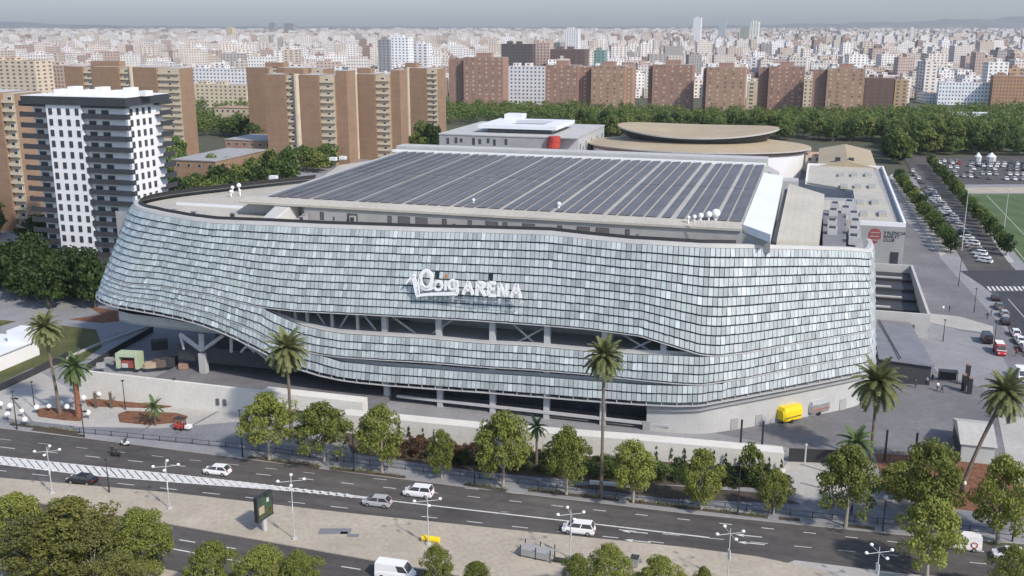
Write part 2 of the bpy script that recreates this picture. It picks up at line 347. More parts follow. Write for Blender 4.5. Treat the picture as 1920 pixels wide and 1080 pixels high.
# the street on the right, with its cross street
sheet('side_street', pix([(1694, 296), (1745, 290), (1898, 500), (1960, 560), (1960, 690), (1905, 662), (1872, 560), (1822, 520)], .13), Z1 + .016, 'asphalt')
sheet('cross_street', pix([(1800, 508), (1960, 506), (1960, 540), (1850, 541)], .13), Z1 + .020, 'asphalt_dark')
sheet('side_street_near', pix([(1868, 548), (1960, 546), (1960, 720), (1918, 668)], .13), Z1 + .024, 'asphalt_dark')
sheet('car_park', pix([(1738, 296), (1990, 290), (1990, 345), (1768, 346)], .13), Z1 + .012, 'asphalt')
slab('verge', pix([(1745, 292), (1751, 292), (1902, 492), (1890, 492)], .13), .13, .28, 'light_pave')
slab('verge', pix([(1668, 330), (1676, 325), (1790, 470), (1762, 480)], .13), .13, .28, 'light_pave')
sheet('sports_path', pix([(1790, 352), (1990, 350), (1990, 362), (1806, 362)], .13), Z1 + .02, 'beige_pave')
sheet('sports_pitch', pix([(1810, 364), (1990, 362), (1990, 560), (1925, 500)], .13), Z1 + .018, 'pitch')
sheet('lawn', pix([(-120, 665), (0, 600), (80, 606), (180, 618), (192, 650), (150, 680), (60, 690), (0, 718), (-120, 760)], .13), Z1 + .01, 'grass')
sheet('footpath', pix([(0, 612), (150, 566), (190, 590), (120, 600), (186, 610), (186, 616), (60, 606), (0, 634)], .13), Z1 + .018, 'grey_pave')
sheet('car_park_lane', pix([(-100, 455), (60, 465), (180, 478), (180, 492), (0, 498), (-100, 490)], .13), Z1 + .01, 'asphalt')
sheet('bare_soil', pix([(120, 598), (170, 575), (250, 588), (250, 600), (190, 606)], .13), Z1 + .014, 'mulch')
# joints across the paving, painted lines on the roads
mk = MB()
def stripe(x0, y0, x1, y1, wd, z=.005, mb=None):
    a = G(x0, y0, z); c = G(x1, y1, z); d = (c - a).normalized(); n = Vector((-d.y, d.x, 0)) * wd / 2
    (mb or mk).add([a - n, c - n, c + n, a + n], [(0, 1, 2, 3)])
hl = [(-60, 852), (0, 856), (160, 873), (320, 889), (480, 907), (560, 917), (640, 926), (720, 937)]     # hatched band, upper edge
hb = [(-60, 862), (0, 870), (160, 890), (320, 903), (480, 915), (560, 921), (640, 929), (720, 938.5)]
for (a, c), (d, e) in zip(zip(hl, hl[1:]), zip(hb, hb[1:])):
    stripe(*a, *c, .3); stripe(*d, *e, .3)
for k in range(44):
    x = -20 + k * 15.5
    yu = interp(hl, x); yl = interp(hb, x + 16)
    if yl - yu > 3: stripe(x, yu, x + 16, yl, .75, .009)
for a, c in (((720, 937.5), (960, 965)), ((960, 965), (1120, 983)), ((1120, 983), (1330, 1008))): stripe(*a, *c, .28)
def dashes(x0, y0, x1, y1, n, wd=.15, duty=.4):
    for k in range(n):
        t = k / n; u = t + duty / n
        stripe(x0 + (x1 - x0) * t, y0 + (y1 - y0) * t, x0 + (x1 - x0) * u, y0 + (y1 - y0) * u, wd)
dashes(-20, 880, 700, 958, 9); dashes(790, 968, 1300, 1024, 6, duty=.35)
dashes(0, 838, 640, 905, 8, duty=.35); dashes(640, 905, 1900, 1040, 16, duty=.3)
dashes(0, 823, 640, 893, 9, .1, .3); dashes(700, 897, 1900, 1022, 14, .12, .3)
dashes(260, 1000, 640, 1060, 5, .18); dashes(640, 1062, 1000, 1118, 4, .18)
stripe(318, 1028, 372, 1038, .22); stripe(420, 1047, 450, 1053, .22); stripe(380, 1062, 410, 1068, .2)
dashes(1160, 993, 1900, 1062, 9, .13, .4)
for x, y in ((1165, 995), (1170, 1012), (1378, 1002), (1382, 1016)):
    a = G(x, y, .009); d = (G(x + 100, y + 10, .009) - a).normalized(); n = Vector((-d.y, d.x, 0))
    mk.add([a + d * 1.0 - n * .1, a + d * 3.6 - n * .1, a + d * 3.6 + n * .1, a + d * 1.0 + n * .1], [(0, 1, 2, 3)])
    mk.add([a, a + d * 1.2 - n * .38, a + d * 1.2 + n * .38], [(0, 1, 2)])
structure('road_markings', mk, 'paint')
mk2 = MB()
for k in range(9):
    x = 1852 + k * 8.2
    stripe(x, 537, x + 6, 545, .55, Z1 + .03, mk2)
stripe(1890, 560, 1960, 640, .15, Z1 + .03, mk2)
structure('road_markings', mk2, 'paint')
jn = MB()
for (a, c) in (((100, 782), (150, 745)), ((250, 818), (290, 792)), ((310, 825), (420, 765)), ((1460, 800), (1600, 765)), ((1390, 810), (1480, 800)), ((1600, 765), (1680, 745)), ((60, 790), (20, 745)), ((1500, 870), (1620, 905)), ((1500, 905), (1600, 930))):
    stripe(*a, *c, .35, Z1 + .03, jn)
structure('paving_joints', jn, 'plaza_dark')
# pitch markings
pm = MB()
for (a, c) in (((1822, 366), (1925, 492)), ((1822, 366), (1960, 364)), ((1850, 366), (1930, 450))): stripe(*a, *c, .15, Z1 + .026, pm)
structure('pitch_markings', pm, 'paint')
# distant hills
hb_ = MB(); N = 120
prof = [(-9500, 90), (-8000, 130), (-7200, 100), (-6000, 60), (-4500, 40), (-2500, 40), (0, 35), (2200, 40), (3500, 60), (4500, 85), (5400, 100), (6500, 140), (7600, 190), (9500, 240)]
pts = []
for i in range(N + 1):
    x = -9500 + 19000 * i / N; h = interp(prof, x) * (1 + .1 * math.sin(i * .9) + .06 * math.sin(i * 2.3))
    pts += [(x, 13200, -2), (x, 13900, h * .65), (x, 15000, h), (x, 16400, -2)]
fs = [(i * 4 + j, (i + 1) * 4 + j, (i + 1) * 4 + j + 1, i * 4 + j + 1) for i in range(N) for j in range(3)]
hb_.add(pts, fs)
M['hill'] = mat('hill_scrub', (.17, .18, .17), .95, .3, .002, fine=.2)
structure('hills', hb_, 'hill')
# ================================================================ THE ARENA
arena = thing('arena', 'huge curved arena clad in pale scale panels with white sign letters', 'arena', (C0.x, C0.y, ZA), RZ)
def ap(mb, name, mats, parent=arena, smooth=False): return mb.build(name, mats, parent, smooth=smooth)
# plan curves (u, v) of the skin, upper edge and lower edge, running left to right; z of both edges; photo columns for the row tables
bot = [(-103, 44), (-121, 32), (-127.5, 22), (-130, 14.5), (-129.3, 8), (-125.5, 3.2), (-118, .6), (-107, -.3), (-97, -1), (-85, -1.3), (-70, -1.5), (-56, -1.3), (-40, -.8), (-20, -.6), (-9, -.7), (-3.5, -.2), (1, 1.0), (5, 3.6), (12, 9.3), (19.5, 15.7), (25, 20.8), (27.4, 24.5), (28.6, 29), (28.4, 33)]
top = [(-96, 50), (-107, 34), (-113, 24), (-115.5, 16.5), (-115, 10.5), (-112, 5.8), (-106.5, 2.2), (-99, .2), (-91, -1.4), (-80, -1.7), (-67, -1.2), (-54, -.4), (-39, .5), (-20, .2), (-9, -.2), (-3.5, .4), (1, 1.4), (5, 4.0), (12, 9.7), (19, 15.4), (23.4, 19.3), (25.4, 23), (26.2, 28), (26.0, 32)]
ztp = [29.6, 29.8, 30, 30.2, 30.4, 30.6, 30.8, 30.9, 31, 31, 31, 31, 31, 31, 31, 30.9, 30.7, 30.3, 29.2, 27.9, 27.1, 26.5, 26.2, 26.0]
B2 = catmull([(*p, 0) for p in bot], 12); T2 = catmull([(p[0], p[1], z) for p, z in zip(top, ztp)], 12)
# resample to an even panel width
acc = [0]
for a, c in zip(B2, B2[1:]): acc.append(acc[-1] + (Vector((c.x, c.y)) - Vector((a.x, a.y))).length)
PW = .84; NC = int(acc[-1] / PW)
def samp(i):
    s = acc[-1] * i / NC
    for k in range(len(acc) - 1):
        if acc[k + 1] >= s:
            t = (s - acc[k]) / max(1e-6, acc[k + 1] - acc[k]); return B2[k].lerp(B2[k + 1], t), T2[k].lerp(T2[k + 1], t)
    return B2[-1], T2[-1]
ST_ = [samp(i) for i in range(NC + 1)]
# photo rows of the panel row edges (x, y): edge 0 = top ... 11 = underside of upper band, 12.. = middle band, then low band
topE = [(250, 392), (300, 404), (350, 413), (400, 419), (500, 423), (600, 428), (720, 432), (800, 435), (900, 437), (1000, 440), (1030, 441), (1100, 449), (1180, 457), (1250, 461), (1314, 465), (1400, 466), (1500, 468), (1600, 471), (1640, 475)]
upB = [(158, 521), (200, 528), (300, 535), (400, 553), (480, 573), (520, 579), (560, 583), (640, 587), (720, 591), (800, 595), (900, 601), (1000, 608), (1100, 616), (1200, 629), (1260, 648), (1314, 664.5), (1345, 667), (1400, 660), (1500, 641), (1600, 625), (1640, 618)]
midT = [(400, 553), (480, 573), (520, 592), (560, 609), (600, 619), (640, 626), (720, 631), (800, 635.5), (900, 645), (1000, 650), (1100, 659.5), (1200, 665), (1260, 667), (1314, 669.5), (1345, 667), (1400, 660)]
midB = [(158, 542), (200, 550), (300, 564), (400, 588), (480, 620), (520, 641), (560, 656), (600, 664), (640, 669), (720, 674.5), (800, 679), (900, 687), (1000, 693), (1100, 701), (1200, 712), (1260, 718), (1314, 721), (1400, 708), (1500, 687), (1600, 669), (1640, 661)]
lowT = [(560, 656), (600, 666), (640, 679), (720, 687), (800, 692), (900, 700), (1000, 706), (1100, 714), (1200, 721.5), (1260, 723.5), (1314, 723), (1335, 720)]
botE = [(158, 563), (200, 569), (235, 575), (270, 581), (300, 586.5), (340, 595), (370, 603), (408, 616), (440, 630), (480, 650), (520, 671), (560, 688), (600, 700.5), (640, 709), (670, 713), (720, 718), (800, 724), (900, 731), (1000, 739), (1100, 747), (1200, 754), (1270, 757), (1314, 756), (1345, 750), (1400, 740), (1500, 721), (1550, 711), (1600, 701), (1640, 692)]
def on_sta(b, t, z):                      # point of a station at height z (bulging a little outwards)
    k = (z - 1) / (t.z - 1); return b.x + (t.x - b.x) * k, b.y + (t.y - b.y) * k - .5 * math.sin(math.pi * min(1, max(0, k)))
def edge_z(b, t, tab):
    lo, hi = -3.0, 34.0
    for _ in range(32):
        m = (lo + hi) / 2; u, v = on_sta(b, t, m); x, y = PR(WA(u, v, m))
        if y > interp(tab, x): lo = m
        else: hi = m
    return lo
ILEFT = next(i for i in range(NC + 1) if ST_[i][0].x > -116 and ST_[i][0].y < 3)
IRIGHT = next(i for i in range(NC + 1) if ST_[i][0].x > 27)
Zk = []
for i, (b_, t_) in enumerate(ST_):
    j = min(max(i, ILEFT), IRIGHT); b2, t2 = ST_[j]
    z = {n: edge_z(b2, t2, tb) for n, tb in (('t', topE), ('ub', upB), ('mt', midT), ('mb', midB), ('lt', lowT), ('bt', botE))}
    if ST_[j][0].x > 3: z['mt'] = z['ub']; z['lt'] = z['mb']
    px_ = PR(WA(b2.x, b2.y, 12))[0]
    if px_ < 485: z['mt'] = z['ub']
    if px_ < 575: z['lt'] = z['mb']
    if i < ILEFT:                         # rises gently towards the hidden west side
        d = min(1.0, (ILEFT - i) * PW / 30)
        for k in z: z[k] += {'t': .0, 'ub': .9, 'mt': .9, 'mb': .9, 'lt': .9, 'bt': .8}[k] * d
    z['mt'] = min(z['mt'], z['ub']); z['lt'] = min(z['lt'], z['mb'])
    e = [z['t'] + (z['ub'] - z['t']) * k / 11 for k in range(12)]
    e2 = [z['mt'] + (z['mb'] - z['mt']) * k / 3 for k in range(4)]
    e3 = [z['lt'] + (z['bt'] - z['lt']) * k / 2 for k in range(3)]
    Zk.append((e, e2, e3))
M['panel'] = attr_mat('ceramic_panel', .28, .55, .05, 1.5)
def skin_row(edges, k, hang):
    mb = MB()
    for i in range(NC):
        za = edges(i)[k]; zb = edges(i)[k + 1]; zc = edges(i + 1)[k]; zd = edges(i + 1)[k + 1]
        if za - zb < .25: continue
        ua = ST_[i]; ub = ST_[i + 1]
        pc = PR(WA(*on_sta(*ua, (za + zb) / 2), (za + zb) / 2))
        if (abs(pc[0] - 816) < 5 and abs(pc[1] - 517) < 8) or (abs(pc[0] - 918) < 5 and abs(pc[1] - 521) < 8): continue
        tilt = .10 + R() * .16; g = .055
        def pt(s, z, off):
            u, v = on_sta(*s, z); n = nrm[i]; return (u + n[0] * off, v + n[1] * off, z)
        gap = min(.40, (za - zb) * .20)
        p = [pt(ua, zb + gap, tilt + .12), pt(ub, zd + gap, tilt + .12), pt(ub, zd + gap, tilt), pt(ua, zb + gap, tilt),
             pt(ua, za, .12), pt(ub, zc, .12), pt(ub, zc, 0), pt(ua, za, 0)]
        for a_, c_ in ((0, 1), (3, 2), (4, 5), (7, 6)):
            A = Vector(p[a_]); C = Vector(p[c_]); p[a_] = A.lerp(C, g); p[c_] = A.lerp(C, 1 - g)
        h = R(); s = .485 + .11 * R() - (.10 if h < .25 else 0) + (.12 if h > .93 else 0)
        s *= .96 + .08 * math.sin(i * .9 + k * 2.1)
        tx = min(1, max(0, (i - NC * .18) / (NC * .6)))  # bluer towards the left end: sky reflection put into the panel colour
        col = (s * (.84 + .05 * tx), s * (.965 + .005 * tx), s * (1.0))
        if R() < .06: col = (s * .84, s * .98, s * .96)
        mb.hexa(p, 0, col)
    return mb
nrm = []
for i in range(NC + 1):
    a = ST_[max(0, i - 1)][0]; c = ST_[min(NC, i + 1)][0]; d = Vector((c.x - a.x, c.y - a.y)).normalized(); nrm.append((d.y, -d.x))
for k in range(11): ap(skin_row(lambda i: Zk[i][0], k, 0), 'panel_row', 'panel')
for k in range(3): ap(skin_row(lambda i: Zk[i][1], k, 0), 'panel_row', 'panel')
for k in range(2): ap(skin_row(lambda i: Zk[i][2], k, 0), 'panel_row', 'panel')
# dark backing with horizontal rails behind each band
bk = MB(); rl = MB()
for i in range(NC):
    for g, (e, f) in enumerate(((0, 11), (1, 3), (2, 2))):
        def q(j, z, off): u, v = on_sta(*ST_[j], z); n = nrm[j]; return (u + n[0] * off, v + n[1] * off, z)
        a0, a1 = Zk[i][g][0], Zk[i][g][f]; c0, c1 = Zk[i + 1][g][0], Zk[i + 1][g][f]
        if a0 - a1 < .3: continue
        bk.add([q(i, a1 + .1, -.35), q(i + 1, c1 + .1, -.35), q(i + 1, c0, -.35), q(i, a0, -.35)], [(0, 1, 2, 3)])
        if g == 2 or (g == 0 and i < ILEFT) or True:
            z0 = a1 - (.5 if g == 2 else .12); z1 = c1 - (.5 if g == 2 else .12)
            rl.hexa([q(i, z0, .25), q(i + 1, z1, .25), q(i + 1, z1, -.5), q(i, z0, -.5), q(i, z0 + .14, .25), q(i + 1, z1 + .14, .25), q(i + 1, z1 + .14, -.5), q(i, z0 + .14, -.5)], 0)
            if g == 2 and i % 3 == 0: rl.box(q(i, z0, .1)[0] - .07, q(i, z0, .1)[0] + .07, q(i, z0, .1)[1] - .07, q(i, z0, .1)[1] + .07, z0, z0 + .7)
    # coping along the top
    a0, c0 = Zk[i][0][0], Zk[i + 1][0][0]
    rl.hexa([q(i, a0 + .05, .05), q(i + 1, c0 + .05, .05), q(i + 1, c0 + .05, -.7), q(i, a0 + .05, -.7), q(i, a0 + .62, -.12), q(i + 1, c0 + .62, -.12), q(i + 1, c0 + .62, -.9), q(i, a0 + .62, -.9)], 1)
    if ST_[i][1].x < 4: rl.hexa([q(i, a0 + .3, -1.0), q(i + 1, c0 + .3, -1.0), q(i + 1, c0 + .3, -1.15), q(i, a0 + .3, -1.15), q(i, a0 + 1.15, -1.0), q(i + 1, c0 + 1.15, -1.0), q(i + 1, c0 + 1.15, -1.15), q(i, a0 + 1.15, -1.15)], 2)
ap(bk, 'skin_backing', 'back'); ap(rl, 'edge_rail', ['steel_lt', 'concrete_lt', 'steel_dk'])
# inner walls and floor slabs
def inner(i, off): n = nrm[i]; b_ = ST_[i][0]; return (b_.x - n[0] * off, b_.y - n[1] * off)
I0 = next(i for i in range(NC) if ST_[i][0].x > -92 and ST_[i][0].y < 5); I1 = next(i for i in range(NC) if ST_[i][0].x > 8)
core = MB(); fl = MB(); par = MB()
core.add([(-75, 9, -ZA), (2, 9, -ZA), (2, 9, 29), (-75, 9, 29)], [(0, 1, 2, 3)])
core.add([(-118, 8, 8.5), (-75, 8, 8.5), (-75, 8, 29), (-118, 8, 29)], [(0, 1, 2, 3)])
zf = [None, None]
for nm, g in (('mt', 1), ('lt', 2)):
    fb = MB(); pb = MB()
    for i in range(I0, I1):
        za, zc = Zk[i][g][0] - .1, Zk[i + 1][g][0] - .1
        if Zk[i][g - 1][-1] - Zk[i][g][0] < .25 and g == 2 and ST_[i][0].x < -60: continue
        a, c = inner(i, .4), inner(i + 1, .4); a2, c2 = (a[0], 8.9), (c[0], 8.9)
        if a[1] > 7: continue
        fb.hexa([(*a, za - .5), (*c, zc - .5), (*c2, zc - .5), (*a2, za - .5), (*a, za), (*c, zc), (*c2, zc), (*a2, za)], 0)
        a, c = inner(i, .9), inner(i + 1, .9); e, f = inner(i, 1.05), inner(i + 1, 1.05)
        pb.hexa([(*a, za), (*c, zc), (*f, zc), (*e, za), (*a, za + .55), (*c, zc + .55), (*f, zc + .55), (*e, za + .55)], 0)
    ap(fb, 'gallery_floor', 'concrete_lt'); ap(pb, 'gallery_parapet', 'concrete_lt')
ap(core, 'inner_wall', 'mid_int')
for k in range(24):
    u = -74 + k * 3.2
    for z in (3.6, 8.6, 14.2):
        if R() < .55: gl = MB(); gl.box(u, u + 2.2 + R() * .8, 8.7, 8.95, z, z + 2.2 + R() * .6, 0); ap(gl, 'inner_window', 'glass' if R() < .6 else 'concrete')
cols_px = [722, 823, 923, 1025, 1132, 1242]
cu = [L(GA(x, 770, 0))[0] for x in cols_px]
cu = [-55.5 + (cu[-1] + 55.5) * k / 5 for k in range(6)]
cu = []
for x in cols_px:
    lo, hi = -90, 10
    for _ in range(30):
        m_ = (lo + hi) / 2
        if PR(WA(m_, .4, 8))[0] < x: lo = m_
        else: hi = m_
    cu.append(lo)
cm = MB(); cm.box(-.5, .5, -.45, .45, -ZA, 22, 0)
cme = cm.mesh('column', ['steel_lt'])
for k, u in enumerate(cu): o = link('column', cme, arena, (u, .75, 0)); o.scale = (1, 1, [1, 1, 1, 1, .95, .85][k])
for x in (520, 551, 573, 620, 668):      # slimmer props in the left part of the gallery
    lo, hi = -95, 10
    for _ in range(30):
        m_ = (lo + hi) / 2
        if PR(WA(m_, .4, 14))[0] < x: lo = m_
        else: hi = m_
    o = link('column', cme, arena, (lo, .9, 8)); o.scale = (.5, .5, .66)
def brace(p0, p1, r=.22, name='brace'): mb = MB(); mb.tube(p0, p1, r, n=6); ap(mb, name, 'steel_lt')
def hitv(x, y, v):                        # point of the upright plane v under a photo position -> (u, v, z)
    a = Vector((0, 0, H)); g = G(x, y, 0) if y > 60 else G(x, 60, 0); d = g - a
    va = (a - C0).dot(VX); vd = d.dot(VX); t = (v - va) / vd; q_ = a + d * t; return ((q_ - C0).dot(UX), v, q_.z - ZA)
for (x0, y0, x1, y1) in ((590, 580, 622, 628), (655, 586, 632, 622), (682, 590, 715, 632), (735, 593, 800, 640), (850, 598, 790, 640), (960, 605, 1015, 655), (1025, 612, 955, 650), (1165, 625, 1235, 668), (1235, 632, 1165, 664), (515, 576, 535, 596), (545, 580, 532, 598), (652, 674, 668, 686), (705, 672, 690, 688)):
    brace(hitv(x0, y0, 2.2), hitv(x1, y1, 2.2), .2)
# ground floor: beam, glazed wall, solid block to the right
gb = MB()
a = hitv(745, 744, .2); c = hitv(1200, 779, .2)
gb.box(-55, cu[-1] + 1.5, .2, .7, a[2] - .15, a[2] + .3)
ap(gb, 'beam', 'steel_lt')
gw = MB(); gw.box(-58, -9, 6.0, 6.2, -ZA + .1, 1.2)
ap(gw, 'ground_glazing', 'glass')
pl = MB()
for i in range(next(i for i in range(NC) if ST_[i][0].x > -9.5 and i > ILEFT), NC - 3):
    a, c = inner(i, .9), inner(i + 1, .9); za = Zk[i][2][-1]; zc = Zk[i + 1][2][-1]
    pl.add([(*a, -ZA), (*c, -ZA), (*c, zc), (*a, za)], [(0, 1, 2, 3)])
    a, c = inner(i, .35), inner(i + 1, .35); e, f = inner(i, 1.5), inner(i + 1, 1.5)
    s0, s1 = za - .75, zc - .75
    pl.hexa([(*a, s0 - .85), (*c, s1 - .85), (*f, s1 - .85), (*e, s0 - .85), (*a, s0), (*c, s1), (*f, s1), (*e, s0)], 1)
ap(pl, 'base_wall', ['concrete_lt', 'concrete'])
for x, y, w_, h_ in ((1215, 790, 1.2, -.2), (1374, 775, 1.4, .2), (1421, 768, 1.4, .2), (1580, 735, 1.6, .2)):
    i = min((k for k in range(I0, IRIGHT)), key=lambda k: abs(PR(WA(*inner(k, .9), 1))[0] - x))
    a = inner(i, .8); d = nrm[i]; t_ = (-d[1], d[0]); mb = MB()
    q4 = [(a[0] - t_[0] * w_ / 2, a[1] - t_[1] * w_ / 2), (a[0] + t_[0] * w_ / 2, a[1] + t_[1] * w_ / 2)]
    mb.hexa([(*q4[0], .13 - ZA), (*q4[1], .13 - ZA), (q4[1][0] - d[0] * .2, q4[1][1] - d[1] * .2, .13 - ZA), (q4[0][0] - d[0] * .2, q4[0][1] - d[1] * .2, .13 - ZA),
             (*q4[0], h_), (*q4[1], h_), (q4[1][0] - d[0] * .2, q4[1][1] - d[1] * .2, h_), (q4[0][0] - d[0] * .2, q4[0][1] - d[1] * .2, h_)], 0)
    ap(mb, 'service_door', 'concrete')
# left end: soffit slab, pale fascia, trusses and V column
sf = MB(); fa = MB()
a0 = hitv(186, 588, 5); a1 = hitv(520, 640, 3)
zs = 9.2
sl = [(-118.5, 7), (-116, 3.4), (-112, 2.2), (-104, 1.6), (-92, 1.4), (-84, 1.5), (-70, 2.5), (-70, 40), (-100, 42), (-112, 36), (-117, 24), (-119, 14)]
sf.prism(sl, 7.6, 8.0, 0)
ap(sf, 'soffit', 'concrete')
fz = [(-118.5, 9.6), (-100, 8.9), (-88, 7.6), (-70, 6.0)]
for (p, q_) in list(zip(sl, sl[1:]))[:6] + [(sl[-1], sl[0]), (sl[-2], sl[-1]), (sl[-3], sl[-2])]:
    n_ = Vector((q_[1] - p[1], -(q_[0] - p[0]))).normalized() * .02
    fa.add([(p[0], p[1], 8.02), (q_[0], q_[1], 8.02), (q_[0], q_[1], 9.7 if q_[0] < -95 else 8.6), (p[0], p[1], 9.7 if p[0] < -95 else 8.6)], [(0, 1, 2, 3)])
ap(fa, 'fascia', 'concrete_lt')
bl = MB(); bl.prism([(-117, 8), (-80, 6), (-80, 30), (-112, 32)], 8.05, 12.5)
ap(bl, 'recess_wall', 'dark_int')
tb = MB()
t0 = hitv(338, 688, 2.5); t1 = hitv(520, 690, 2.5); zt = hitv(420, 655, 2.5)[2]; zb = hitv(420, 682, 2.5)[2]
tb.box(t0[0], -62, 2.3, 3.2, zb, zt); tb.box(t0[0], -62, 2.0, 2.2, zt + .02, zt + .3)
ap(tb, 'transfer_beam', 'charcoal')
vb = hitv(379, 657, 2.1); vt = (7.7)
for x, y, r in ((338, 626, .5), (378, 625, .6), (420, 628, .38)):
    p = hitv(x, y, 2.1); brace(vb, p, r, 'column')
p = hitv(434, 660, 2.1); p2 = hitv(434, 628, 2.1); brace(p, p2, .35, 'column')
p = hitv(460, 640, 2.1); p2 = hitv(500, 672, 2.1); brace(p, p2, .3)
for (x0, y0, x1, y1) in ((440, 628, 478, 660), (478, 632, 452, 660), (345, 655, 338, 628), (505, 668, 520, 655)): brace(hitv(x0, y0, 2.0), hitv(x1, y1, 2.0), .26)
g0 = hitv(381, 672, 2.1); mb = MB(); mb.box(g0[0] - .7, g0[0] + .7, 1.5, 2.7, -ZA, vb[2] - .5); ap(mb, 'column', 'concrete_lt')
mb = MB(); mb.box(-84, -58, 10.5, 10.8, -ZA, 8.5); mb.box(-100, -84, 12, 12.3, -ZA, 7.6); ap(mb, 'inner_wall', 'dark_int')  # dark walls added: the undercroft's shade is put into their colour
# terrace deck under the left end
def vpr(mb, P, z0, zt_, mi, ti):
    n = len(P); b_ = [(p[0], p[1], z0) for p in P] + [(p[0], p[1], zt_(p[0])) for p in P]
    mb.add(b_, [(i, (i + 1) % n, n + (i + 1) % n, n + i) for i in range(n)], mi); mb.add(b_, [tuple(range(n, 2 * n))], ti); mb.add(b_, [tuple(reversed(range(n)))], mi)
zd = lambda u: 3.6 if u < -104 else 3.6 - (u + 104) / 48 * 1.5
mb = MB()
def wseg(a, c, z0, za, zc, th=.6): d_ = Vector((c[0] - a[0], c[1] - a[1])).normalized(); n_ = (-d_.y * th, d_.x * th); mb.hexa([(*a, z0), (*c, z0), (c[0] + n_[0], c[1] + n_[1], z0), (a[0] + n_[0], a[1] + n_[1], z0), (*a, za), (*c, zc), (c[0] + n_[0], c[1] + n_[1], zc), (a[0] + n_[0], a[1] + n_[1], za)], 0)
wseg((-112, -14.6), (-75, -12.6), .13 - ZA, 3.6, 2.7); wseg((-74.98, -12.6), (-56.5, -11.0), -.3, 2.7, 2.1, 2.6)
ap(mb, 'terrace_wall', ['white_wall'])
mb = MB(); vpr(mb, [(-111.3, -13.8), (-75, -11.9), (-56.5, -8.4), (-56.5, 8), (-75, 20), (-104, 20), (-104, -5.9)], .13 - ZA, lambda u: -.9, 0, 0)
ap(mb, 'terrace_deck', ['plaza_dark'])
for u in (-72.5, -64.5): mb = MB(); mb.box(u, u + 1.5, -12.0, -10.4, -ZA + .13, -.32); ap(mb, 'column', 'white_wall')
mb = MB(); mb.box(-84, -83.4, -13.25, -13.0, -.6, .6); ap(mb, 'slot_window', 'dark_int'); mb = MB(); mb.box(-82.6, -82, -13.2, -12.9, -.6, .6); ap(mb, 'slot_window', 'dark_int')
# ---- roof
def roofpoly(i0, i1, off): return [(ST_[i][1].x - nrm[i][0] * off, ST_[i][1].y - nrm[i][1] * off) for i in range(i0, i1)]
IB = next(i for i in range(NC) if ST_[i][0].x > -121 and ST_[i][0].y < 12)
mb = MB()
lft = roofpoly(0, next(i for i in range(NC) if ST_[i][1].x > -76 and ST_[i][1].y < 4), .9)
mb.prism(lft + [(-76, 60), (-80, 112), (-92, 108), (-103, 78)], 29.2, 29.75, 0)
ap(mb, 'left_roof_deck', ['roof_bg'])
mb = MB(); rt = roofpoly(next(i for i in range(NC) if ST_[i][1].x > -76 and ST_[i][1].y < 4), next(i for i in range(NC) if ST_[i][1].x > 10), 1.0)
mb.prism(rt + [(11, 30), (-76, 30)], 28.6, 29.0, 0)
ap(mb, 'roof_terrace', ['terrace'])
# clerestory wall with dark openings
RV0 = 7.0; RZ0 = 32.9
cw = MB(); cw.box(-75.5, 4.5, RV0, RV0 + .3, 29, 32.2); ap(cw, 'clerestory_wall', 'concrete')
wx = [(603, 8), (625, 3), (660, 22), (730, 8), (757, 24), (790, 24), (833, 9), (851, 5), (881, 8), (922, 24), (947, 9), (991, 24), (1012, 5), (1050, 9), (1094, 24), (1130, 24), (1177, 8), (1196, 4)]
for x, wd in wx:
    y = 388 + (x - 600) * .052; c_ = hitv(x, y, RV0 - .03); mw = wd * .095
    mb = MB(); mb.box(c_[0] - mw / 2, c_[0] + mw / 2, RV0 - .06, RV0 - .004, 29.9, 29.9 + (1.5 if wd > 6 else .7)); mb.box(c_[0] - mw / 2 + .1, c_[0] + mw / 2 - .1, RV0 - .09, RV0 - .065, 29.98, 31.3 if wd > 6 else 30.5, 1)
    ap(mb, 'louvre', ['charcoal', 'dark_int'])
# roof edge: sloping pale fascia, then the solar field, white strip
S0, S1 = 9.6, 77.5
U0s, U1s = -86.5, 4.4
def zr(v): return 33.0 + (v - S0) * .012
e = MB()
e.hexa([(-89, RV0 - .4, 32.2), (4.4, RV0 - .4, 32.2), (4.4, S0, 32.2), (-89, S0, 32.2), (-89, RV0 - .4, 32.6), (4.4, RV0 - .4, 32.6), (4.4, S0, 33.15), (-89, S0, 33.15)])
ap(e, 'roof_edge', 'roof_bg')
e = MB(); e.hexa([(U0s - 5.5, S0, 29.7), (U1s + .0, S0, 32), (U1s, S1 + 3, 32), (U0s - 5.5, S1 + 3, 29.7), (U0s, S0, zr(S0)), (U1s, S0, zr(S0)), (U1s, S1 + 3, zr(S1)), (U0s, S1 + 3, zr(S1))])
ap(e, 'roof_deck', 'roof_lt')
e = MB(); e.box(U0s - 1.5, U1s - .1, S1, S1 + 1.0, zr(S1) - .1, zr(S1) + .5); e.box(U0s - 2, U1s, S1 + 4, S1 + 9, 29, zr(S1) + 1.0, 1)
ap(e, 'rear_parapet', ['white_paint', 'concrete_lt'])
e = MB(); e.hexa([(4.45, RV0 + 1.0, 31.8), (9.1, RV0 - 3.2, 31.2), (8.6, S1 - 12, 31.6), (4.45, S1 - 12, 32.2), (4.45, RV0 + 1.0, 33.1), (9.1, RV0 - 3.2, 32.5), (8.6, S1 - 12, 33.3), (4.45, S1 - 12, 33.9)])
ap(e, 'white_roof_strip', 'roof_white')
e = MB(); e.hexa([(4.45, RV0 + .2, 29), (9.05, RV0 - 1.2, 29), (8.55, S1 - 12, 29), (4.45, S1 - 12, 29), (4.45, RV0 + .2, 31.7), (9.05, RV0 - 1.2, 31.1), (8.55, S1 - 12, 31.5), (4.45, S1 - 12, 32.1)])
ap(e, 'strip_base', 'concrete')
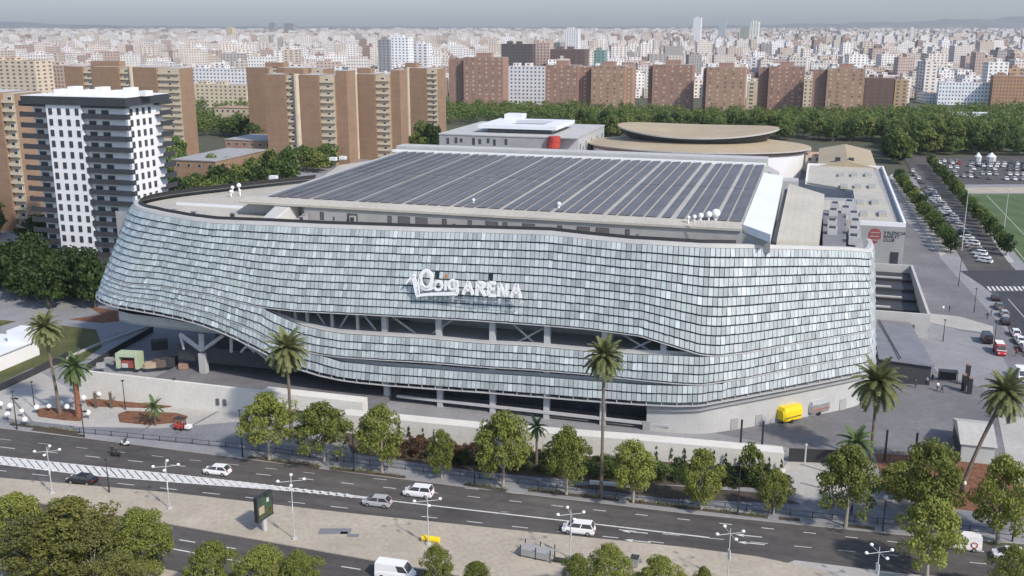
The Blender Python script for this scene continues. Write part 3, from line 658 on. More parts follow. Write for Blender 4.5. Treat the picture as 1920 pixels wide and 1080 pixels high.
# pale diagonal rib at the left front corner of the high roof
e = MB(); r0 = hitv(498, 410, 2); e.hexa([(-82.5, 1.6, 29.6), (-79.6, 1.6, 29.6), (-77.5, 8.5, 29.6), (-80.6, 8.5, 29.6), (-82, 2.2, 30.1), (-79.8, 2.2, 30.1), (-77.6, 9.5, 33.2), (-81, 9.5, 33.2)])
ap(e, 'corner_rib', 'concrete_lt')
# solar rows, each its own part
npan = 38; pu = (U1s - U0s - 1.2) / npan; 
for k in range(npan):
    u0 = U0s + .8 + k * pu; gap = .42 if k % 4 else .85
    if k in (npan - 5,): gap = 1.0
    mb = MB()
    for (a, c) in ((S0 + .9, 42.5), (43.3, S1 - .8)):
        va, vc = a, c
        mb.hexa([(u0 + gap, va, zr(va) + .12), (u0 + pu, va, zr(va) + .12), (u0 + pu, vc, zr(vc) + .12), (u0 + gap, vc, zr(vc) + .12),
                 (u0 + gap, va, zr(va) + .18), (u0 + pu, va, zr(va) + .34), (u0 + pu, vc, zr(vc) + .34), (u0 + gap, vc, zr(vc) + .18)], 0)
    ap(mb, 'solar_panel_row', 'solar')
# lower right roofs
e = MB(); e.hexa([(9.9, 10.8, 27), (16.7, 15.8, 27), (17.4, 62, 27), (9.9, 70, 27), (9.9, 10.8, 30.3), (16.7, 15.8, 29.3), (17.4, 60, 30.6), (9.9, 68, 31.4)])
ap(e, 'beige_side_roof', 'roof_bg')
e = MB(); e.box(9.15, 9.85, 8.5, 66, 28, 30.4); ap(e, 'roof_gutter', 'steel_dk')
e = MB(); e.prism([(17.5, 16), (20.5, 18.6), (21.5, 24), (22.3, 70), (17.5, 70)], 20, 25.6); ap(e, 'side_deck', 'blue_pave')
for k, (x, y) in enumerate(((1560, 440), (1560, 425), (1562, 405), (1565, 392), (1600, 440), (1603, 425), (1600, 410), (1585, 400), (1600, 455), (1592, 388))):
    q_ = L(GA(x, y, 25.4)); mb = MB(); mb.box(q_[0] - .9, q_[0] + .9, q_[1] - 1.2, q_[1] + 1.2, 25.2, 26.8, 0); mb.box(q_[0] - .6, q_[0] + .6, q_[1] - .9, q_[1] + .9, 26.8, 27.0, 1); ap(mb, 'roof_unit', ['steel_lt', 'charcoal'])
e = MB(); e.prism([(11.4, 91), (11.4, 97), (-86, 104), (-86, 91)], 10, 28.5); ap(e, 'rear_block', 'concrete_lt')
e = MB(); e.prism([(11.5, 71), (24, 71), (24, 96), (11.5, 97)], 10, 23.5); ap(e, 'rear_block', 'roof_bg')
e = MB()
for k in range(6):
    u = -22 + k * 5; e.hexa([(u, 74.5 + 18, 28.5), (u + 3.6, 92.5, 28.5), (u + 3.6, 101, 28.5), (u, 101, 28.5), (u, 92.5, 31.2), (u + 3.6, 92.5, 29.2), (u + 3.6, 101, 29.2), (u, 101, 31.2)])
ap(e, 'rear_plant', 'concrete')
e = MB(); e.prism([(-100, 46), (-86, 50), (-86, 100), (24, 100), (24, 45), (25.5, 33), (25.5, 110), (-95, 110)], -ZA, 22); ap(e, 'rear_wall', 'concrete')
# rooftop cabinets along the edge, dishes, vents
for (x, y, s) in ((328, 398, 1), (365, 402, 1.2), (438, 405, 1.2), (567, 412, .9), (572, 408, .8), (662, 412, 1.1)):
    q_ = L(GA(x, y, 30.3)); mb = MB(); mb.box(q_[0] - .5 * s, q_[0] + .5 * s, q_[1] - .4, q_[1] + .4, 29.7, 31.0, 0); mb.box(q_[0] - .35 * s, q_[0] + .35 * s, q_[1] - .42, q_[1] - .4, 30, 30.8, 1); ap(mb, 'roof_cabinet', ['concrete', 'charcoal'])
def dish(x, y, z, r):
    q_ = L(GA(x, y, z)); mb = MB(); mb.tube((q_[0], q_[1], z - 1.2), (q_[0], q_[1], z), .12); mb.ball((q_[0], q_[1], z + r), r, 10, 8); ap(mb, 'radome', 'lamp_glass', smooth=True)
for x, y, r in ((1342, 408, .75), (1329, 408, .55), (1314, 409, .45), (1302, 410, .35), (1291, 411, .3), (1048, 386, .38), (888, 378, .3)): dish(x, y, 33.5, r)
for x, y, r in ((436, 355, .4), (448, 352, .5), (450, 360, .3), (433, 362, .35)): dish(x, y, 30.6, r)
for (x, y) in ((513, 334), (625, 299), (643, 297), (300, 368), (340, 362)):
    q_ = L(GA(x, y, 30)); mb = MB(); mb.box(q_[0] - .9, q_[0] + .9, q_[1] - .6, q_[1] + .6, 29.75, 30.6); ap(mb, 'roof_vent', 'white_paint')
rr = MB(); 
for k in range(9):
    q_ = L(GA(1290 + k * 6, 413 + k * .8, 33.6)); rr.tube((q_[0], q_[1], 33), (q_[0], q_[1], 33.9), .05, n=5)
ap(rr, 'cable_tray', 'steel_lt')
mb = MB(); q0 = L(GA(250, 378, 29.9)); mb.box(-108, -93, 14, 14.3, 29.75, 30.25); ap(mb, 'roof_kerb', 'roof_white')
# ---- the sign: script word and block capitals, raised on the skin
sign = MB(); sign.box(-52, -51.9, -1.2, -1.1, 20, 20.1)
SV = -1.95
def zp(x, y): return hitv(740 + x / 7.385, 480 + y / 7.385, SV)
def stroke(pts, wd, name, closed=False, m='letter', th=.22, parent=None):
    P = [Vector(zp(*p[:2])) for p in (catmull([(*p, 0) for p in pts], 5) if len(pts) > 2 else [Vector((*p, 0)) for p in pts])]
    n = len(P); mb = MB(); L_ = []; R_ = []
    for i, p in enumerate(P):
        if closed: a = P[(i - 1) % (n - 1)]; c = P[(i + 1) % (n - 1)] if i < n - 1 else P[1]
        else: a = P[max(0, i - 1)]; c = P[min(n - 1, i + 1)]
        d = Vector((c.x - a.x, c.z - a.z))
        d = d.normalized() if d.length > 1e-6 else Vector((1, 0)); ww = (wd[0] + (wd[1] - wd[0]) * i / (n - 1)) / 2 if isinstance(wd, tuple) else wd / 2
        L_.append((p.x - d.y * ww, p.z + d.x * ww)); R_.append((p.x + d.y * ww, p.z - d.x * ww))
    for i in range(n - 1):
        q4 = [L_[i], L_[i + 1], R_[i + 1], R_[i]]
        mb.hexa([(a_[0], SV - th, a_[1]) for a_ in q4] + [(a_[0], SV, a_[1]) for a_ in q4], 0)
    ap(mb, name, m, parent=parent)
signo = MB()
c0_ = zp(300, 580); c1_ = zp(1760, 600)
for z_ in (c0_[2] + .3,): signo.box(c0_[0], c1_[0], SV + .1, SV + .2, z_, z_ + .06)
for k in range(9):
    u_ = c0_[0] + (c1_[0] - c0_[0]) * k / 8; signo.box(u_ - .04, u_ + .04, SV + .12, -.6, c0_[2] + .3, c0_[2] + .4)
sg = ap(signo, 'sign', 'steel_lt')
def circ(cx, cy, rx, ry, a0=0, a1=360, n=14, rot=0):
    o_ = []
    for k in range(n + 1):
        a_ = math.radians(a0 + (a1 - a0) * k / n); o_.append((cx + rx * math.cos(a_), cy + ry * math.sin(a_)))
    return o_
wS = .54
def letters(fn):
    for pts, wd in fn: stroke(pts, wd, 'letter_stroke', parent=sg)
letters([([(160, 385), (205, 325), (255, 280), (278, 262)], (.28, .55)), ([(262, 270), (292, 400), (322, 530)], (.75, .85)),
         (circ(440, 318, 78, 118), .58), ([(375, 420), (420, 452), (470, 455), (520, 440), (545, 400), (565, 372)], .55), ([(345, 300), (335, 420), (330, 530)], .5),
         (circ(605, 408, 56, 60), .42), ([(715, 345), (705, 472)], .42), (circ(800, 395, 50, 62), .42), ([(862, 335), (866, 430), (872, 522)], .5),
         ([(300, 550), (450, 530), (700, 522), (872, 520)], (.45, .62)),
         ([(950, 530), (1022, 350)], wS), ([(1022, 350), (1086, 535)], wS), ([(978, 465), (1062, 468)], wS * .8),
         ([(1150, 355), (1140, 545)], wS), ([(1150, 362), (1215, 368), (1238, 400), (1215, 440), (1150, 445)], wS), ([(1190, 450), (1255, 550)], wS),
         ([(1312, 362), (1302, 548)], wS), ([(1312, 366), (1405, 372)], wS), ([(1308, 450), (1392, 455)], wS * .85), ([(1302, 542), (1410, 548)], wS),
         ([(1450, 370), (1440, 558)], wS), ([(1450, 372), (1545, 560)], wS), ([(1560, 382), (1548, 562)], wS),
         ([(1612, 570), (1690, 388)], wS), ([(1690, 388), (1748, 580)], wS), ([(1640, 500), (1728, 506)], wS * .8)])
stroke([(722, 250), (712, 280), (705, 302)], (.25, .5), 'letter_dot', m='dates', parent=sg)
# ================================================================ BUILDINGS
def frame(px, py): A = G(px, py, 0); return A
def lbox(mb, w_, d_, z0, z1, x0=0, y0=0, mi=0, top=None): mb.box(x0, x0 + w_, y0, y0 + d_, z0, z1, mi, None, top)
# ---- white and black apartment tower
A = G(82, 492); A2 = G(312, 466)
wt = thing('apartment_tower', 'tall white tower with black wrap-around balconies and punched windows', 'tower', A, RZ)
ht = ztop(A, 178); fl_n = 15; fh = (ht - 3.2) / fl_n
wdt = ulen(A, 262); 
mb = MB(); mb.box(2.0, wdt - .5, 0.6, 17, 3.2, ht - 1.0, 0); ap_w = mb.build('wall', 'white_render', wt)
a0 = ulen(A, 122) ; a1 = ulen(A, 186)
mb = MB(); mb.box(a0, a1, -.6, .6, 3.2, ht - 2.4); mb.build('wall', 'white_render', wt)
mb = MB(); mb.box(wdt - 7.6, wdt - .1, .2, 17.4, 3.2, ht - 2.4); 
bx = wdt - .5
mb = MB(); mb.box(3, wdt - 3, 2, 15, 0, 3.2); mb.build('ground_storey', 'concrete', wt)
for k in range(4): mb = MB(); mb.tube((a0 + .6 + k * 3.2, -.2, 0), (a0 + .6 + k * 3.2, -.2, 3.2), .35, n=8); mb.build('column', 'white_paint', wt)
mb = MB(); mb.box(-.2, wdt + 1.4, -1.2, 18.4, ht - 2.4, ht - .1, 0); mb.box(-.2, wdt + 1.4, -1.2, 18.4, ht - .1, ht, 1); mb.build('roof', ['charcoal', 'white_paint'], wt)
for k in range(7): mb = MB(); x = 6 + k * 4.6; mb.box(x, x + 2.4, 5, 8.5, ht, ht + 1.4 + .8 * (k % 2)); mb.build('chimney', 'white_paint', wt)
def window_mesh(w_, h_, m1='white_paint', m2='glass', d=.12):
    m_ = MB(); m_.box(0, w_, -d, 0, 0, .08, 0); m_.box(0, w_, -d, 0, h_ - .08, h_, 0); m_.box(0, .08, -d, 0, .08, h_ - .08, 0); m_.box(w_ - .08, w_, -d, 0, .08, h_ - .08, 0)
    m_.box(.08, w_ - .08, -d * .5, -.01, .08, h_ - .08, 1); return m_.mesh('window', [m1, m2])
wm = window_mesh(1.15, 1.75, 'charcoal')
cw_ = (a1 - a0) / 4
def black_balcony(w_, d_):
    m_ = MB(); m_.box(0, w_, -d_, 0, 0, .25, 0); m_.box(0, w_, -d_, -d_ + .12, .25, 1.4, 0); m_.box(0, .12, -d_ + .12, 0, .25, 1.4, 0); m_.box(w_ - .12, w_, -d_ + .12, 0, .25, 1.4, 0)
    return m_.mesh('balcony', ['charcoal'])
bL = black_balcony(a0 - .3 + 1.6, 1.3); bM_ = black_balcony(wdt - a1 + 1.2, 1.4)
def side_balcony(d_):
    m_ = MB(); m_.box(0, 1.9, 0, d_, 0, .25); m_.box(1.78, 1.9, 0, d_, .25, 1.4); return m_.mesh('balcony', ['charcoal'])
bS = side_balcony(5.5); gd = window_mesh(2.6, 2.1, 'white_paint')
for k in range(fl_n):
    z = 3.2 + k * fh
    if k < fl_n - 1 or True:
        for c in range(4): link('window', wm, wt, (a0 + cw_ * (c + .5) - .6, -.62, z + .85))
    link('balcony', bL, wt, (-1.6, .6, z)); link('balcony', bM_, wt, (a1 + .02, .6, z))
    link('window', gd, wt, (.4 + 2.2, .58, z + .3)); link('window', gd, wt, (a1 + 1.2, .58, z + .3)); link('window', gd, wt, (a1 + 5.5, .58, z + .3))
# the right flank: white wall with slim windows, balconies at its far end
for k in range(fl_n):
    z = 3.2 + k * fh
    for c in range(4):
        o = link('window', wm, wt, (wdt - .46, 2.6 + c * 2.7, z + .85), math.pi / 2) if k % 1 == 0 else None
    link('balcony', bS, wt, (wdt - .45, 13.5, z))
# ---- brick slab blocks made of blind walls, cream balcony strips and pale columns
def slab_tower(label, px0, py0, top, mods, depth, floors, brick='brick', px_end=None, name='brick_block'):
    A = G(px0, py0); t = thing(name, label, 'apartment block', A, RZ); h = ztop(A, top); tot = ulen(A, px_end); s_ = tot / sum(m_[1] for m_ in mods)
    fh_ = (h - 2) / floors; x = 0; wm_ = window_mesh(1.7, 1.6, 'white_paint')
    sw = [m_[1] * s_ for m_ in mods if m_[0] == 's']
    bm = {}
    for w_ in set(round(q, 3) for q in sw):
        m_ = MB(); m_.box(.15, w_ - .15, -.9, .0, 0, .18, 0); m_.box(.15, w_ - .15, -.9, -.78, .18, 1.0, 1 if brick != 'brick' else 0); bm[w_] = m_.mesh('balcony', ['cream', 'brick_red'])
    for kd, w0 in mods:
        w_ = w0 * s_
        if kd == 'b': mb = MB(); mb.box(x, x + w_, 0, depth, 0, h, 0, None, 1); mb.build('wall', [brick, 'concrete_lt'], t)
        elif kd == 'r': mb = MB(); mb.box(x + .01, x + w_ - .01, 2.5, depth - 1, 0, h + 2, 0, None, 1); mb.build('wall', [brick, 'concrete_lt'], t)
        elif kd == 'c': mb = MB(); mb.tube((x + w_ / 2, .9, 0), (x + w_ / 2, .9, h + .3), w_ / 2 * 1.05, n=12); mb.build('stair_shaft', 'cream', t)
        else:
            mb = MB(); mb.box(x + .01, x + w_ - .01, 1.4, depth - .5, 0, h - .4, 1, None, 2); mb.box(x + .1, x + w_ - .1, 1.3, 1.395, 0, h - .5, 0); mb.build('wall', ['cream', brick, 'concrete_lt'], t)
            for k in range(floors):
                if k * fh_ + 2 > h - 1.5: break
                link('balcony', bm[round(w_, 3)], t, (x, 1.28, 1.6 + k * fh_))
                o = link('window', wm_, t, (x + w_ / 2 - .65 + (.25 if k % 3 else -.3), 1.27, 1.9 + k * fh_)); 
        x += w_
    mb = MB(); mb.box(tot * .2, tot * .45, depth * .3, depth * .7, h + .01, h + 2.6); mb.build('lift_house', brick, t)
    return t
slab_tower('long tan brick block at the left edge behind the white tower', -190, 420, 168, [('b', 12), ('s', 3), ('b', 8), ('b', 9), ('s', 3)], 14, 15, px_end=52)
slab_tower('tan brick block rising behind the roof of the white tower', 137, 285, 124, [('b', 4), ('s', 2), ('b', 6), ('s', 2), ('c', 1), ('b', 5), ('s', 4.5)], 14, 14, px_end=346)
slab_tower('shaded brown brick block behind the left of the tan slabs', 470, 262, 126, [('b', 4), ('s', 1.5), ('b', 6), ('s', 2)], 16, 14, px_end=610)
slab_tower('near tan brick slab with blind walls, its right end the tallest', 505, 308, 139, [('b', 4.3), ('s', 1.5), ('c', 1.3), ('b', 4), ('s', 2.9), ('r', 2.2)], 13, 13, px_end=652)
slab_tower('middle tan brick slab with a white balcony strip', 650, 298, 138, [('s', 2.0), ('c', .9), ('b', 3.6), ('s', 2.9), ('r', 1.8)], 13, 13, px_end=750)
slab_tower('rear right tan brick slab beside the tree belt', 742, 268, 127, [('b', 1.2), ('s', 1.6), ('c', 1), ('b', 4.0), ('s', 2.4)], 15, 14, px_end=821)
mb = MB()
# ---- reddish brick towers beyond the trees
win_a = window_mesh(1.5, 1.3, 'cream', 'cream'); win_b = window_mesh(1.5, 1.3, 'cream', 'dark_int')
def brick_tower(label, px0, px1, py0, top, brick, left=0, right=0, floors=12, ncol=5, ltop=None):
    A = G(px0, py0); t = thing('brick_tower', label, 'tower', A, RZ, 'brick towers beyond the tree belt'); h = ztop(A, top); w_ = ulen(A, px1); d_ = 15
    mb = MB(); mb.box(0, w_, 0, d_, 0, h, 0, None, 1); mb.build('wall', [brick, 'concrete'], t)
    mb = MB(); mb.box(w_ * .3, w_ * .68, 3, 9, h, h + 3.2, 0, None, 1); mb.build('lift_house', ['brick_red', 'concrete'], t)
    mb = MB(); mb.box(w_ * .1, w_ * .22, 3, 6, h, h + 1.6, 0); mb.build('roof_tank', 'white_paint', t)
    if left: mb = MB(); mb.box(-left, -.01, 5, d_ + 4, 0, h - 1.2, 0, None, 1); mb.build('wing', ['brick_red', 'concrete'], t)
    if right: mb = MB(); mb.box(w_ + .01, w_ + right, 3.5, d_ + 4, 0, h - 1.0, 0, None, 1); mb.build('wing', [brick, 'concrete'], t)
    fh_ = h / floors; cwd = w_ / ncol
    for k in range(floors):
        for c in range(ncol):
            link('window', win_a if R() < .6 else win_b, t, (c * cwd + cwd / 2 - .75, -.01, k * fh_ + 1.1))
        if right: link('window', win_a, t, (w_ + right / 2 - .75, 3.49, k * fh_ + 1.1))
        if left: link('window', win_b, t, (-left / 2 - .75, 4.99, k * fh_ + 1.1))
        if k % 2 == 0: link('window', win_b, t, (w_ + right + .01 if not right else w_ + .011, 1.2, k * fh_ + 1.1), math.pi / 2)
    return t
brick_tower('leftmost reddish brick tower, widest, with a dark recessed wing', 870, 943, 212, 107, 'brick_red', left=14, ncol=6, floors=13)
brick_tower('second reddish brick tower from the left, largely in shade', 1022, 1083, 212, 122, 'brick_red', right=9, floors=12)
brick_tower('third reddish brick tower from the left with a sunny right strip', 1107, 1170, 215, 123, 'brick_or', right=5, floors=12)
brick_tower('reddish brick tower standing over the middle of the tan oval roof', 1221, 1295, 216, 121, 'brick_red', left=4, floors=12)
brick_tower('orange brick tower over the right tip of the tan oval roof', 1321, 1393, 222, 126, 'brick_or', left=3, floors=12)
brick_tower('brown brick tower, second from the right of the row', 1437, 1503, 216, 124, 'brick_red', left=8, floors=12)
brick_tower('rightmost orange brick tower of the row with a dark left wing', 1545, 1615, 224, 128, 'brick_or', left=10, floors=12)
# ---- named blocks further back (windows in the wall material)
def cbox(mb, x0, x1, y0, y1, z0, z1, col, roof):
    p = [(x0, y0, z0), (x1, y0, z0), (x1, y1, z0), (x0, y1, z0), (x0, y0, z1), (x1, y0, z1), (x1, y1, z1), (x0, y1, z1)]
    sx_ = random.choice((.55, .8, 1, 1, 1.3)); 
    for (a_, b_, c_, d_, ln) in ((0, 1, 5, 4, x1 - x0), (1, 2, 6, 5, y1 - y0), (2, 3, 7, 6, x1 - x0), (3, 0, 4, 7, y1 - y0)):
        n_ = max(1, round(ln * sx_ / 3.4)) * 3.4; f_ = max(1, round((z1 - z0) / 3.0)) * 3.0
        mb.add([p[a_], p[b_], p[c_], p[d_]], [(0, 1, 2, 3)], 0, col, [[(0, 0), (n_, 0), (n_, f_), (0, f_)]])
    mb.add(p[4:], [(0, 1, 2, 3)], 0, roof, [[(0, 0)] * 4])
def block(label, px0, px1, py0, top, depth, col, roof=(.35, .3, .26), extra=2, name='apartment_block'):
    A = G(px0, py0); h = ztop(A, top); w_ = ulen(A, px1); mb = MB(); cbox(mb, 0, w_, 0, depth, 0, h, col, roof)
    for k in range(extra): x = w_ * (.15 + .6 * k / max(1, extra)); cbox(mb, x, x + w_ * .16, depth * .3, depth * .7, h, h + 2.5, col, roof)
    o = mb.build(name, ['city'], None, A, RZ); return tag(o, label, 'building')
WH = (.75, .75, .76); CR = (.62, .53, .38); PK = (.55, .42, .36); BK = (.32, .17, .12); GY = (.3, .31, .33); DK = (.10, .09, .09); TN = (.45, .32, .2)
for a in [('white apartment block right of the hidden brick block, stepped', 345, 470, 200, 128, 18, WH),
          ('cream low block in front of the stepped white apartments', 352, 465, 206, 158, 14, CR),
          ('cream and orange block at the far left edge', -40, 75, 205, 113, 20, (.60, .50, .38), (.38, .24, .16)),
          ('pink block between the left edge block and the white tower', 76, 138, 200, 122, 16, PK),
          ('white banded block between the first and second red towers', 948, 1022, 200, 124, 16, WH),
          ('dark brown pair of towers above the white banded block', 940, 997, 170, 82, 14, DK),
          ('pinkish tower right beside the dark brown pair', 999, 1030, 168, 80, 16, PK),
          ('dark brown block behind the second and third red towers', 1031, 1095, 172, 92, 20, (.14, .10, .09)),
          ('slim greenish glass tower behind the third red tower', 1112, 1132, 165, 94, 14, (.2, .33, .3)),
          ('grey tower with a white twin above the tree belt edge', 711, 733, 165, 74, 14, GY),
          ('bright white tower beside the grey one', 735, 768, 165, 70, 14, (.82, .84, .86)),
          ('white tower, shorter, right of the bright white one', 775, 803, 160, 82, 14, WH),
          ('white tower high above the city centre behind the red towers', 1057, 1083, 120, 54, 20, WH),
          ('dark banded brown block right of the rightmost red tower', 1618, 1672, 206, 146, 18, (.16, .10, .08)),
          ('tan block joined to the dark banded one', 1674, 1698, 206, 150, 18, TN),
          ('wide white block with a glazed centre above the right-hand trees', 1757, 1855, 196, 154, 16, (.80, .83, .86)),
          ('tan brick block at the right edge above the trees', 1857, 1925, 200, 142, 18, (.42, .25, .15)),
          ('orange upper block behind the right edge block', 1862, 1930, 185, 128, 16, (.50, .33, .2)),
          ('white tower block left of the second-last red tower', 1404, 1428, 170, 108, 14, WH),
          ('cream block between the orange and the brown towers', 1398, 1432, 205, 154, 14, CR),
          ('cream block in the gap left of the rightmost red tower', 1504, 1530, 200, 150, 14, CR),
          ('tall white frame-like skyscraper on the horizon', 1298, 1312, 85, 33, 40, (.8, .8, .82)),
          ('pale slab tower on the horizon, tallest right of the frame', 1386, 1402, 90, 50, 40, (.35, .38, .33)),
          ('broad white tower on the horizon', 1405, 1420, 95, 40, 50, (.7, .72, .68)),
          ('faint grey twin tower on the horizon', 1346, 1359, 80, 36, 30, (.45, .5, .54)),
          ('white church-like spire tower on the right horizon', 1704, 1711, 92, 52, 12, (.8, .8, .8)),
          ('dark grey tower on the left horizon', 505, 516, 66, 43, 30, GY),
          ('squat dark tower on the left horizon', 533, 551, 66, 44, 40, GY),
          ('cream tower on the horizon left of centre', 426, 437, 85, 52, 20, CR)]:
    block(*a)
# ---- grey civic building with the red stair drum
A = G(825, 325); gbt = thing('civic_building', 'flat grey panelled building with a red stair drum at its corner', 'building', A, RZ)
h = ztop(A, 252); w_ = ulen(A, 1042)
mb = MB(); mb.box(0, w_, 0, 62, 0, h); mb.build('wall', 'concrete', gbt)
mb = MB(); mb.box(-.3, w_ + 9.3, -.3, 62.3, h, h + .5); mb.build('roof', 'concrete_lt', gbt)
mb = MB(); mb.box(w_ + .01, w_ + 9, 5, 62, 0, h - .2); mb.build('side_wall', 'steel_lt', gbt)
mb = MB(); x0 = 16; x1 = w_ - 2; y0, y1 = 8, 44
mb.box(x0, x1, y0, y0 + 8, h + 2.6, h + 4.2); mb.box(x0, x1, y1 - 6, y1, h + 2.6, h + 4.2); mb.box(x0, x0 + 9, y0 + 8, y1 - 6, h + 2.6, h + 4.2); mb.box(x1 - 8, x1, y0 + 8, y1 - 6, h + 2.6, h + 4.2); mb.build('roof_frame', 'roof_white', gbt)
mb = MB(); mb.box(x0 + 4, x1 - 3, y0 + 3, y1 - 2, h + .5, h + 2.6); mb.build('penthouse', 'glass', gbt)
mb = MB(); mb.box(x0 + 3, x0 + 12, y1 - 4, y1 + 4, h + 4.2, h + 6.5); mb.build('plant_room', 'roof_white', gbt)
for k, x in enumerate((3.5, 7.5, 10, 16, 19, 23, 26, 31.5)):
    for z in (h - 4.3, h - 9): mb = MB(); mb.box(x, x + 1.3, -.08, 0, z + (k % 3) * .5, z + 2.8 + (k % 2) * .4); mb.build('window', 'glass', gbt)
for k in range(9): mb = MB(); mb.box(w_ + 9.0, w_ + 9.12, 8 + k * 6, 9.2 + k * 6, h - 10 + (k % 3) * 1.5, h - 3 - (k % 2) * 2); mb.build('window', 'glass', gbt)
mb = MB()
for k in range(5): mb.tube((w_ - 1 + .35 * math.sin(k * 2), -.6, h - 12 + k * 2.6), (w_ - 1 + .35 * math.sin(k * 2), -.6, h - 9.5 + k * 2.6), 2.7 + .35 * (k % 2), n=14)
mb.build('stair_drum', 'red_paint', gbt)
# ---- oval sports hall with two tan roofs
Pc = G(1306, 262, 15.5); pb_ = thing('sports_hall', 'oval sports hall with two tiers of tan roof behind the arena', 'sports hall', (Pc.x, Pc.y, 0), RZ)
rx = (G(1518, 268, 15).x - G(1096, 268, 15).x) / 2; ry = 34
def oval(rx, ry, n=48): return [(rx * math.cos(2 * math.pi * k / n), ry * math.sin(2 * math.pi * k / n)) for k in range(n)]
def ring(mb, P0, z0, P1, z1, mi=0):
    n = len(P0); mb.add([(*p, z0 if not callable(z0) else z0(*p)) for p in P0] + [(*p, z1 if not callable(z1) else z1(*p)) for p in P1], [(i, (i + 1) % n, n + (i + 1) % n, n + i) for i in range(n)], mi)
mb = MB(); ring(mb, oval(rx * .93, ry * .93), 0, oval(rx * .95, ry * .95), 13.0); mb.build('wall', 'white_render', pb_)
mb = MB(); ring(mb, oval(rx * .955, ry * .955), 11.6, oval(rx * .955, ry * .955), 13.2); mb.build('frieze', 'brick_red', pb_)
mb = MB(); ring(mb, oval(rx, ry), 13.2, oval(rx, ry), 13.7); ring(mb, oval(rx, ry), 13.7, oval(rx * .6, ry * .6), 16.2, 1); mb.build('lower_roof', ['concrete_lt', 'roof_tan'], pb_)
mb = MB(); hz = lambda x, y: 19.6 + 2.2 * (x / (rx * .72)) ** 2 + (y / (ry * .7)) * .8
ring(mb, oval(rx * .6, ry * .6), 15.5, oval(rx * .70, ry * .68), lambda x, y: hz(x, y) - .6); mb.build('upper_drum', 'charcoal', pb_)
mb = MB(); ring(mb, oval(rx * .72, ry * .7), lambda x, y: hz(x, y) - .6, oval(rx * .72, ry * .7), hz); P1 = oval(rx * .72, ry * .7); P2 = oval(.01, .01)
ring(mb, P1, hz, P2, hz, 1); mb.build('upper_roof', ['concrete_lt', 'roof_tan'], pb_)
# ---- annex with the crest, its roof hall and the gabled hall behind
def annexpoly(l, z): return [L(G(x, y, z)) for x, y in l]
A = C0; an = thing('training_hall', 'long hall with a beige roof, a red crest and grey lettering on its end wall', 'hall', C0, RZ)
zr_ = 12.5; q = annexpoly([(1606, 415), (1697, 415)], zr_); fx0, fy = q[0]; fx1 = q[1][0]; bk_ = L(G(1640, 312, zr_))[1]
mb = MB(); mb.prism([(fx0, fy), (fx1, fy), (fx1 - 1, bk_), (12, bk_), (12, fy + 75), (fx0, fy + 62)], 0, zr_ - 1.0); mb.build('wall', 'concrete', an)
mb = MB(); mb.prism([(fx0 + .5, fy + .6), (fx1 - 2.6, fy + .6), (fx1 - 4, bk_ - .6), (12.5, bk_ - .6), (12.5, fy + 76), (fx0 + .5, fy + 62)], zr_ - 1, zr_ - .4); mb.build('roof', 'roof_bg', an)
mb = MB(); mb.box(fx0, fx1, fy, fy + .5, zr_ - 1, zr_ + .25); mb.box(fx1 - .6, fx1, fy + .5, bk_, zr_ - 1, zr_ + .3); mb.box(12, fx1 - .6, bk_ - .5, bk_, zr_ - 1, zr_ + .3); mb.box(12, 12.5, fy + 75, bk_ - .5, zr_ - 1, zr_ + .3); mb.build('parapet', 'white_render', an)
sk = MB(); sk.box(0, 2.3, 0, 7, 0, .8, 0, None, 1); skm = sk.mesh('skylight', ['roof_bg', 'concrete'])
for (x, y) in ((1572, 330), (1596, 330), (1622, 330), (1576, 352), (1602, 352), (1629, 352), (1606, 382), (1634, 382), (1612, 404), (1648, 404)):
    q = L(G(x, y, zr_)); link('skylight', skm, an, (q[0], q[1], zr_ - .4))
crest = MB(); cx = (fx0 + fx1) / 2 - 1.4; 
crest.prism([(cx + 1.35 * math.sin(2 * math.pi * k / 8 + .39) * (1 if k % 2 else .8), 0) for k in range(8)], 0, .01) if False else None
pts = [(cx + dx_, fy - .06, 8.6 + dz_) for dx_, dz_ in ((-1.1, 1.9), (0, 2.2), (1.1, 1.9), (1.7, .8), (1.7, -.6), (1.0, -1.1), (.7, -2.1), (0, -2.3), (-.7, -2.1), (-1.0, -1.1), (-1.7, -.6), (-1.7, .8))]
crest.add(pts + [(p[0], fy - .01, p[2]) for p in pts], [tuple(range(12))] + [(i, (i + 1) % 12, 12 + (i + 1) % 12, 12 + i) for i in range(12)])
for k in range(3): crest.box(cx - 1.2, cx + 1.2, fy - .12, fy - .07, 9.4 - k * 1.1, 9.7 - k * 1.1, 1)
crest.build('crest', ['crest_red', 'concrete'], an)
def text_mesh(txt, size, ext=.04):
    c_ = bpy.data.curves.new('lettering', 'FONT'); c_.body = txt; c_.size = size; c_.extrude = ext; c_.resolution_u = 2; c_.space_line = .85
    o_ = bpy.data.objects.new('tmp', c_); sc.collection.objects.link(o_); bpy.context.view_layer.update()
    me = bpy.data.meshes.new_from_object(o_); bpy.data.objects.remove(o_); return me
tm = text_mesh("VALENCIA\nBASKET\nCLUB", 1.25); tm.materials.clear(); tm.materials.append(M['charcoal'])
o = link('lettering', tm, an, (cx + 2.4, fy - .06, 9.3)); o.rotation_euler = (math.pi / 2, 0, 0)
mb = MB(); mb.box(fx1 - 3.4, fx1 - 1.2, fy - .1, fy, .13, 4.2); mb.build('gate', 'charcoal', an)
q0 = L(G(1536, 313, 12)); q1 = L(G(1641, 313, 12)); qb = L(G(1560, 279, 13))[1]
gh = thing('gabled_hall', 'tan gabled hall behind the beige roof', 'hall', C0, RZ)
mb = MB(); xm = (q0[0] + q1[0]) / 2; yy0 = q0[1] + 3; yy1 = yy0 + 62
